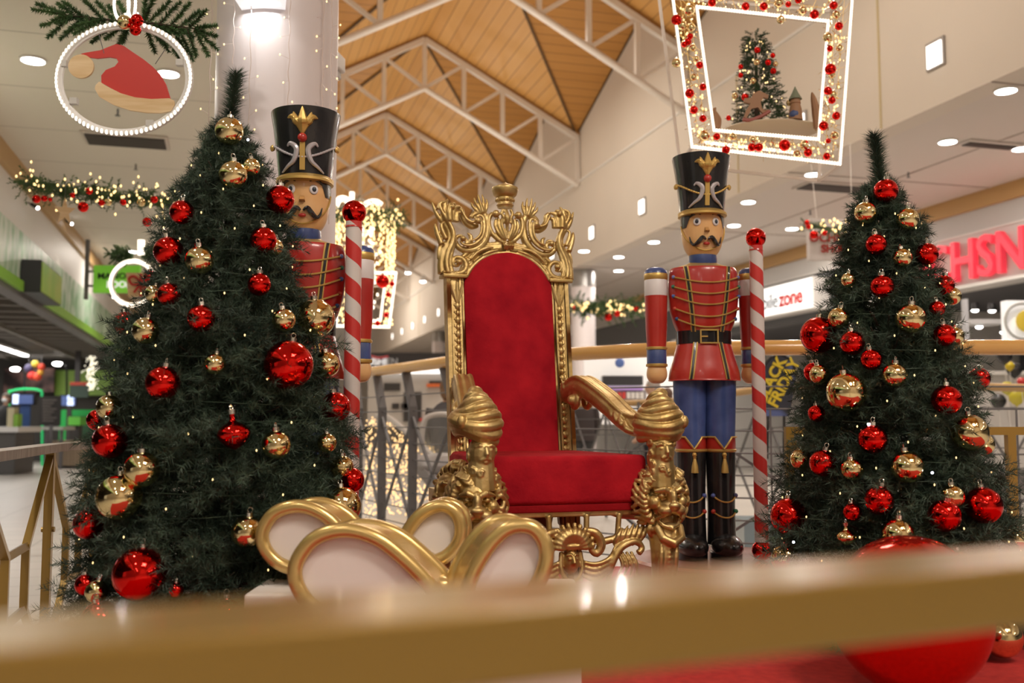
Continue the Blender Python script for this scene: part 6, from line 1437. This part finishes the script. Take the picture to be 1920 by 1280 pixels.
# shoe shop interior
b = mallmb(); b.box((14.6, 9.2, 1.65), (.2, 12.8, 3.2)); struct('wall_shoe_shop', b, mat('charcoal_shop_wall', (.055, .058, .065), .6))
r_, o = px_thing('display_board', 1886, 563, 1990, 638, 13.5, .15, mat('lit_panel', (.8, .8, .8), .5, emit=.35), 'white lit display panel with round dial at the right edge', 'display panel', part='panel')
q = MB(); pp = at(1918, 602, 13.45)-o
q.tube([pp+Vector((.24*math.cos(t), 0, .24*math.sin(t))) for t in np.linspace(0, 2*PI, 33)], .02, 8, cap=False); q.build('dial_ring', mat('dial_ring', (.35, .35, .33), .4), r_); q = MB(); q.ell(pp+Vector((.05, 0, 0)), (.15, .01, .15), 16); q.build('dial_centre', mat('dial_gold', (.6, .45, .05), .4), r_)
r_, o = px_thing('shop_partition', 1808, 560, 1818, 640, 14, .1, mat('partition_grey', (.4, .4, .42), .4), 'grey upright partition behind the right tree edge', 'partition'); px_box('shelf', 1820, 598, 1884, 607, 14.3, .4, mat('shelf_grey', (.5, .5, .5), .5), r_, o)
for i, (x, y) in enumerate(((1828, 580), (1860, 581), (1836, 611), (1882, 621))):
    p = at(x, y, 14.6); root = empty('track_spotlight', p, 0, ['left upper', 'right upper', 'left lower', 'right lower'][i]+' small spotlight in the dark shoe shop', 'spotlight', 'spotlights in the shoe shop'); q = MB(); q.lathe([(.05, .10), (.06, 0), (.05, -.01)], seg=12); q.build('lamp_housing', G['black'], root); q = MB(); q.ell((0, 0, -.01), (.05, .05, .03), 10); q.build('lens', G['lamp'], root)
r_, o = px_thing('display_table', 1760, 695, 2010, 702, 12.5, 1.0, wh, 'white display table in the shoe shop behind the railing', 'table', part='table_top'); px_box('front_panel', 1765, 702, 2000, 880, 12.6, .6, mat('table_front', (.62, .60, .58), .6), r_, o)
for i, (x, y, r, c_) in enumerate([(1883,668,14,(.015,.015,.018)),(1893,686,9,(.55,.42,.02)),(1902,693,15,(.02,.02,.022)),(1888,727,12,(.5,.45,.05)),(1906,742,17,(.55,.48,.04)),(1872,752,15,(.03,.03,.03)),(1915,715,8,(.5,.03,.03))]):
    p = at(x, y, 11.5+.35*(i % 3)); root = empty('balloon', p, 0, ['black balloon directly under the wooden handrail at the right edge', 'small yellow balloon between two black ones', 'large black balloon at the right edge', 'upper pale yellow balloon behind the railing', 'large yellow balloon at the right edge', 'dark balloon left of the large yellow one', 'small red balloon at the right edge'][i], 'balloon', 'balloons at the right edge')
    q = MB(); k_ = r*11.5/1866.7; q.lathe([(v.x*k_, v.z*k_) for v in catmull([(.0001, 0, 1), (.6, 0, .82), (1, 0, .1), (.75, 0, -.6), (.2, 0, -1.08), (.05, 0, -1.15), (.12, 0, -1.25)], 4)][::-1], seg=20); q.build('balloon_skin', mat('balloon_rubber', c_, .25), root); q = MB(); q.tube([(0, 0, -k_*1.2), (.03, 0, -k_*1.2-.4)], .004, 4); q.build('ribbon', wh, root)
# black friday banner
Yb = 8.6; o = at(1459, 760, Yb); root = empty('arched_banner', o, 0, 'dark arched banner with yellow BLACK FRIDAY lettering right of the right pole', 'banner'); T = lambda x, y, d=0: at(x, y, Yb)-o+Vector((0, d, 0))
P = [T(1425, 780), T(1427, 705), T(1433, 685), T(1445, 670), T(1462, 664), T(1478, 670), T(1488, 684), T(1493, 705), T(1480, 780)]; q = MB(); n_ = len(P)
q.add(P+[p+Vector((0, .03, 0)) for p in P], [tuple(range(n_)), tuple(range(n_, 2*n_))[::-1]]+[(i, i+n_, (i+1) % n_+n_, (i+1) % n_) for i in range(n_)]); q.build('banner_cloth', vary(mat('banner_navy', (.03, .04, .07), .6), (.025, .03, .05), (.10, .14, .35), 3, 1, lo=.55, hi=.6), root, False)
yl = mat('banner_yellow', (.75, .58, .03), .5); rr_ = Matrix.Rotation(R(62), 4, 'Z')
lettering('BLACK', .135, .003, yl, root, Matrix.Translation(T(1446, 712, -.008)) @ XZM @ rr_, .005, 'black_letters'); lettering('FRIDAY', .135, .003, yl, root, Matrix.Translation(T(1470, 718, -.008)) @ XZM @ rr_, .005, 'friday_letters')
q = MB(); q.tube(P[1:8], .012, 6); q.bar(T(1440, 780), T(1438, 860), .02, .02); q.bar(T(1470, 780), T(1470, 860), .02, .02); q.build('banner_frame', G['black'], root)
# bright shop with dark shelf unit
r_, o = px_thing('lit_shop_wall', 1095, 664, 1280, 795, 19, .2, mat('glowing_shop_white', (.85, .84, .82), .6, emit=.35), 'bright white shop wall seen between throne and right soldier', 'shop wall', part='wall_panel')  # wall glows by itself in place of the shop's interior lighting
sb = mat('shelf_black', (.03, .03, .035), .4); r_, o = px_thing('shelf_unit', 1130, 704, 1206, 722, 18.6, .3, sb, 'dark shelf unit with purple strip and boxes in the bright shop', 'shelf', part='header'); px_box('purple_strip', 1132, 724, 1206, 731, 18.6, .2, mat('purple_light', (.35, .22, .5), .5, emit=.4), r_, o); px_box('shelf_back', 1130, 731, 1212, 752, 18.7, .2, mat('shelf_grey_back', (.25, .22, .22), .5), r_, o)
for i in range(9): root = px_thing('product_box', 1133+i*8.5, 735, 1139+i*8.5, 747, 18.5, .1, mat('box_red', (.6, .05, .04), .5) if i in (3, 4) else wh, 'red product box in the dark shelf unit' if i in (3, 4) else 'white product box in the dark shelf unit', 'box', 'red boxes in the dark shelf unit' if i in (3, 4) else 'white boxes in the dark shelf unit')
p = at(1162, 680, 18.4); root = empty('blue_ornament', p, 0, 'round blue sign spot on the bright shop wall', 'sign spot'); q = MB(); q.ell((0, 0, 0), (.09, .02, .09), 14); q.build('disc', mat('ornament_blue', (.10, .18, .5), .5), root)
# sushi stand
o = at(770, 700, 27); root = empty('kiosk_fascia', o, 0, 'dark fascia reading SUSHIZEN left of the throne', 'sign'); px_box('fascia_board', 684, 661, 1120, 692, 27, .4, mat('fascia_black', (.03, .028, .03), .5), root, o)
lettering('SUSHI', .26, .01, mat('letter_white', (.8, .8, .8), .4, emit=.5), root, Matrix.Translation(at(703, 678, 26.95)-o) @ XZM, .012, 'sushi_letters', width=.95); lettering('ZEN', .26, .01, mat('letter_grey', (.5, .5, .5), .4, emit=.2), root, Matrix.Translation(at(730, 678, 26.95)-o) @ XZM, 0, 'zen_letters', width=.95)
q = MB(); q.tube(catmull([at(694, 667, 26.9)-o, at(710, 671, 26.9)-o, at(728, 668, 26.9)-o], 4), .03, 6); q.build('red_swoosh', mat('swoosh_red', (.5, .03, .04), .5), root)
r_, o = px_thing('sushi_kiosk', 690, 700, 900, 800, 20, .8, mat('kiosk_pale', (.50, .46, .42), .5), 'pale kiosk with dark openings behind the curved balustrade', 'kiosk', part='kiosk_front')
px_box('lit_strip', 700, 692, 900, 700, 19.9, .3, mat('kiosk_light', (.9, .9, .9), .5, emit=1.2), r_, o)
for (x0, x1, y0, y1) in ((720, 750, 718, 732), (735, 748, 756, 766), (752, 764, 756, 766), (757, 790, 735, 790), (805, 850, 714, 722)): px_box('opening', x0, y0, x1, y1, 19.95, .1, dk, r_, o)
px_box('orange_sign', 800, 719, 826, 725, 19.9, .1, mat('kiosk_orange', (.7, .15, .03), .5), r_, o); px_box('red_panel', 786, 784, 800, 790, 19.9, .1, mat('kiosk_red', (.5, .04, .03), .5), r_, o)
# escalator with a golden light carpet
o = at(760, 900, 12); root = empty('escalator', (o.x, 12, 0), 0, 'escalator with glass sides behind the curved balustrade', 'escalator'); T = lambda x, y, Y: at(x, y, Y)-Vector((o.x, 12, 0))
q = MB(); q.tube(catmull([T(852, 905, 10.8), T(800, 845, 11.2), T(745, 795, 11.6), T(722, 780, 11.8), T(706, 782, 11.9)], 5), .035, 8); q.tube(catmull([T(790, 850, 11.2), T(793, 800, 11.2), T(805, 780, 11.2), T(845, 778, 11.2), T(900, 800, 11.2)], 5), .03, 8); q.build('handrail', mat('handrail_pale', (.45, .42, .40), .4), root)
q = MB(); q.prism([(T(790, 850, 11.2).x, T(0, 850, 11.2).z), (T(793, 800, 11.2).x, T(0, 800, 11.2).z), (T(806, 782, 11.2).x, T(0, 782, 11.2).z), (T(845, 780, 11.2).x, T(0, 780, 11.2).z), (T(850, 850, 11.2).x, T(0, 850, 11.2).z)], T(0, 800, 11.2).y, T(0, 800, 11.2).y+.02); q.build('glass_panel', G['glass'], root, False)
q = MB(); q.ell(T(830, 872, 11.0), (.32, .25, .14), 16); q.bar(T(846, 925, 10.7), T(790, 860, 11.1), .3, .12); q.build('skirt_cover', mat('escalator_grey', (.30, .28, .28), .4), root)
rg = np.random.default_rng(8); ptsb = []
while len(ptsb) < 950:
    x, y = rg.uniform(684, 848), rg.uniform(782, 965)
    if y > 775+abs(x-705)*.55 and y < 985-max(0, x-790)*.3 and (x < 730 or y > 790+(x-730)*.65 ): ptsb.append(at(x, y, 12.2+rg.uniform(-.2, .2)))
root = empty('light_carpet', ptsb[0], 0, 'sparkling golden light net behind the curved balustrade', 'light net'); bulbs('bulbs', [p-ptsb[0] for p in ptsb], .0085, mat('golden_bulb_glow', (1, .7, .35), .5, emit=1.5, ecol=(1, .66, .30)), root)
# pale low parapet and blue glass far behind the right soldier legs
r_, o = px_thing('glass_case', 1395, 975, 1480, 1040, 8.2, .4, mat('pale_blue_glass', (.25, .33, .38), .2), 'pale blue glass case low behind the right striped pole', 'glass case', part='glass_front'); px_box('white_post', 1425, 975, 1432, 1040, 8.15, .05, wh, r_, o)
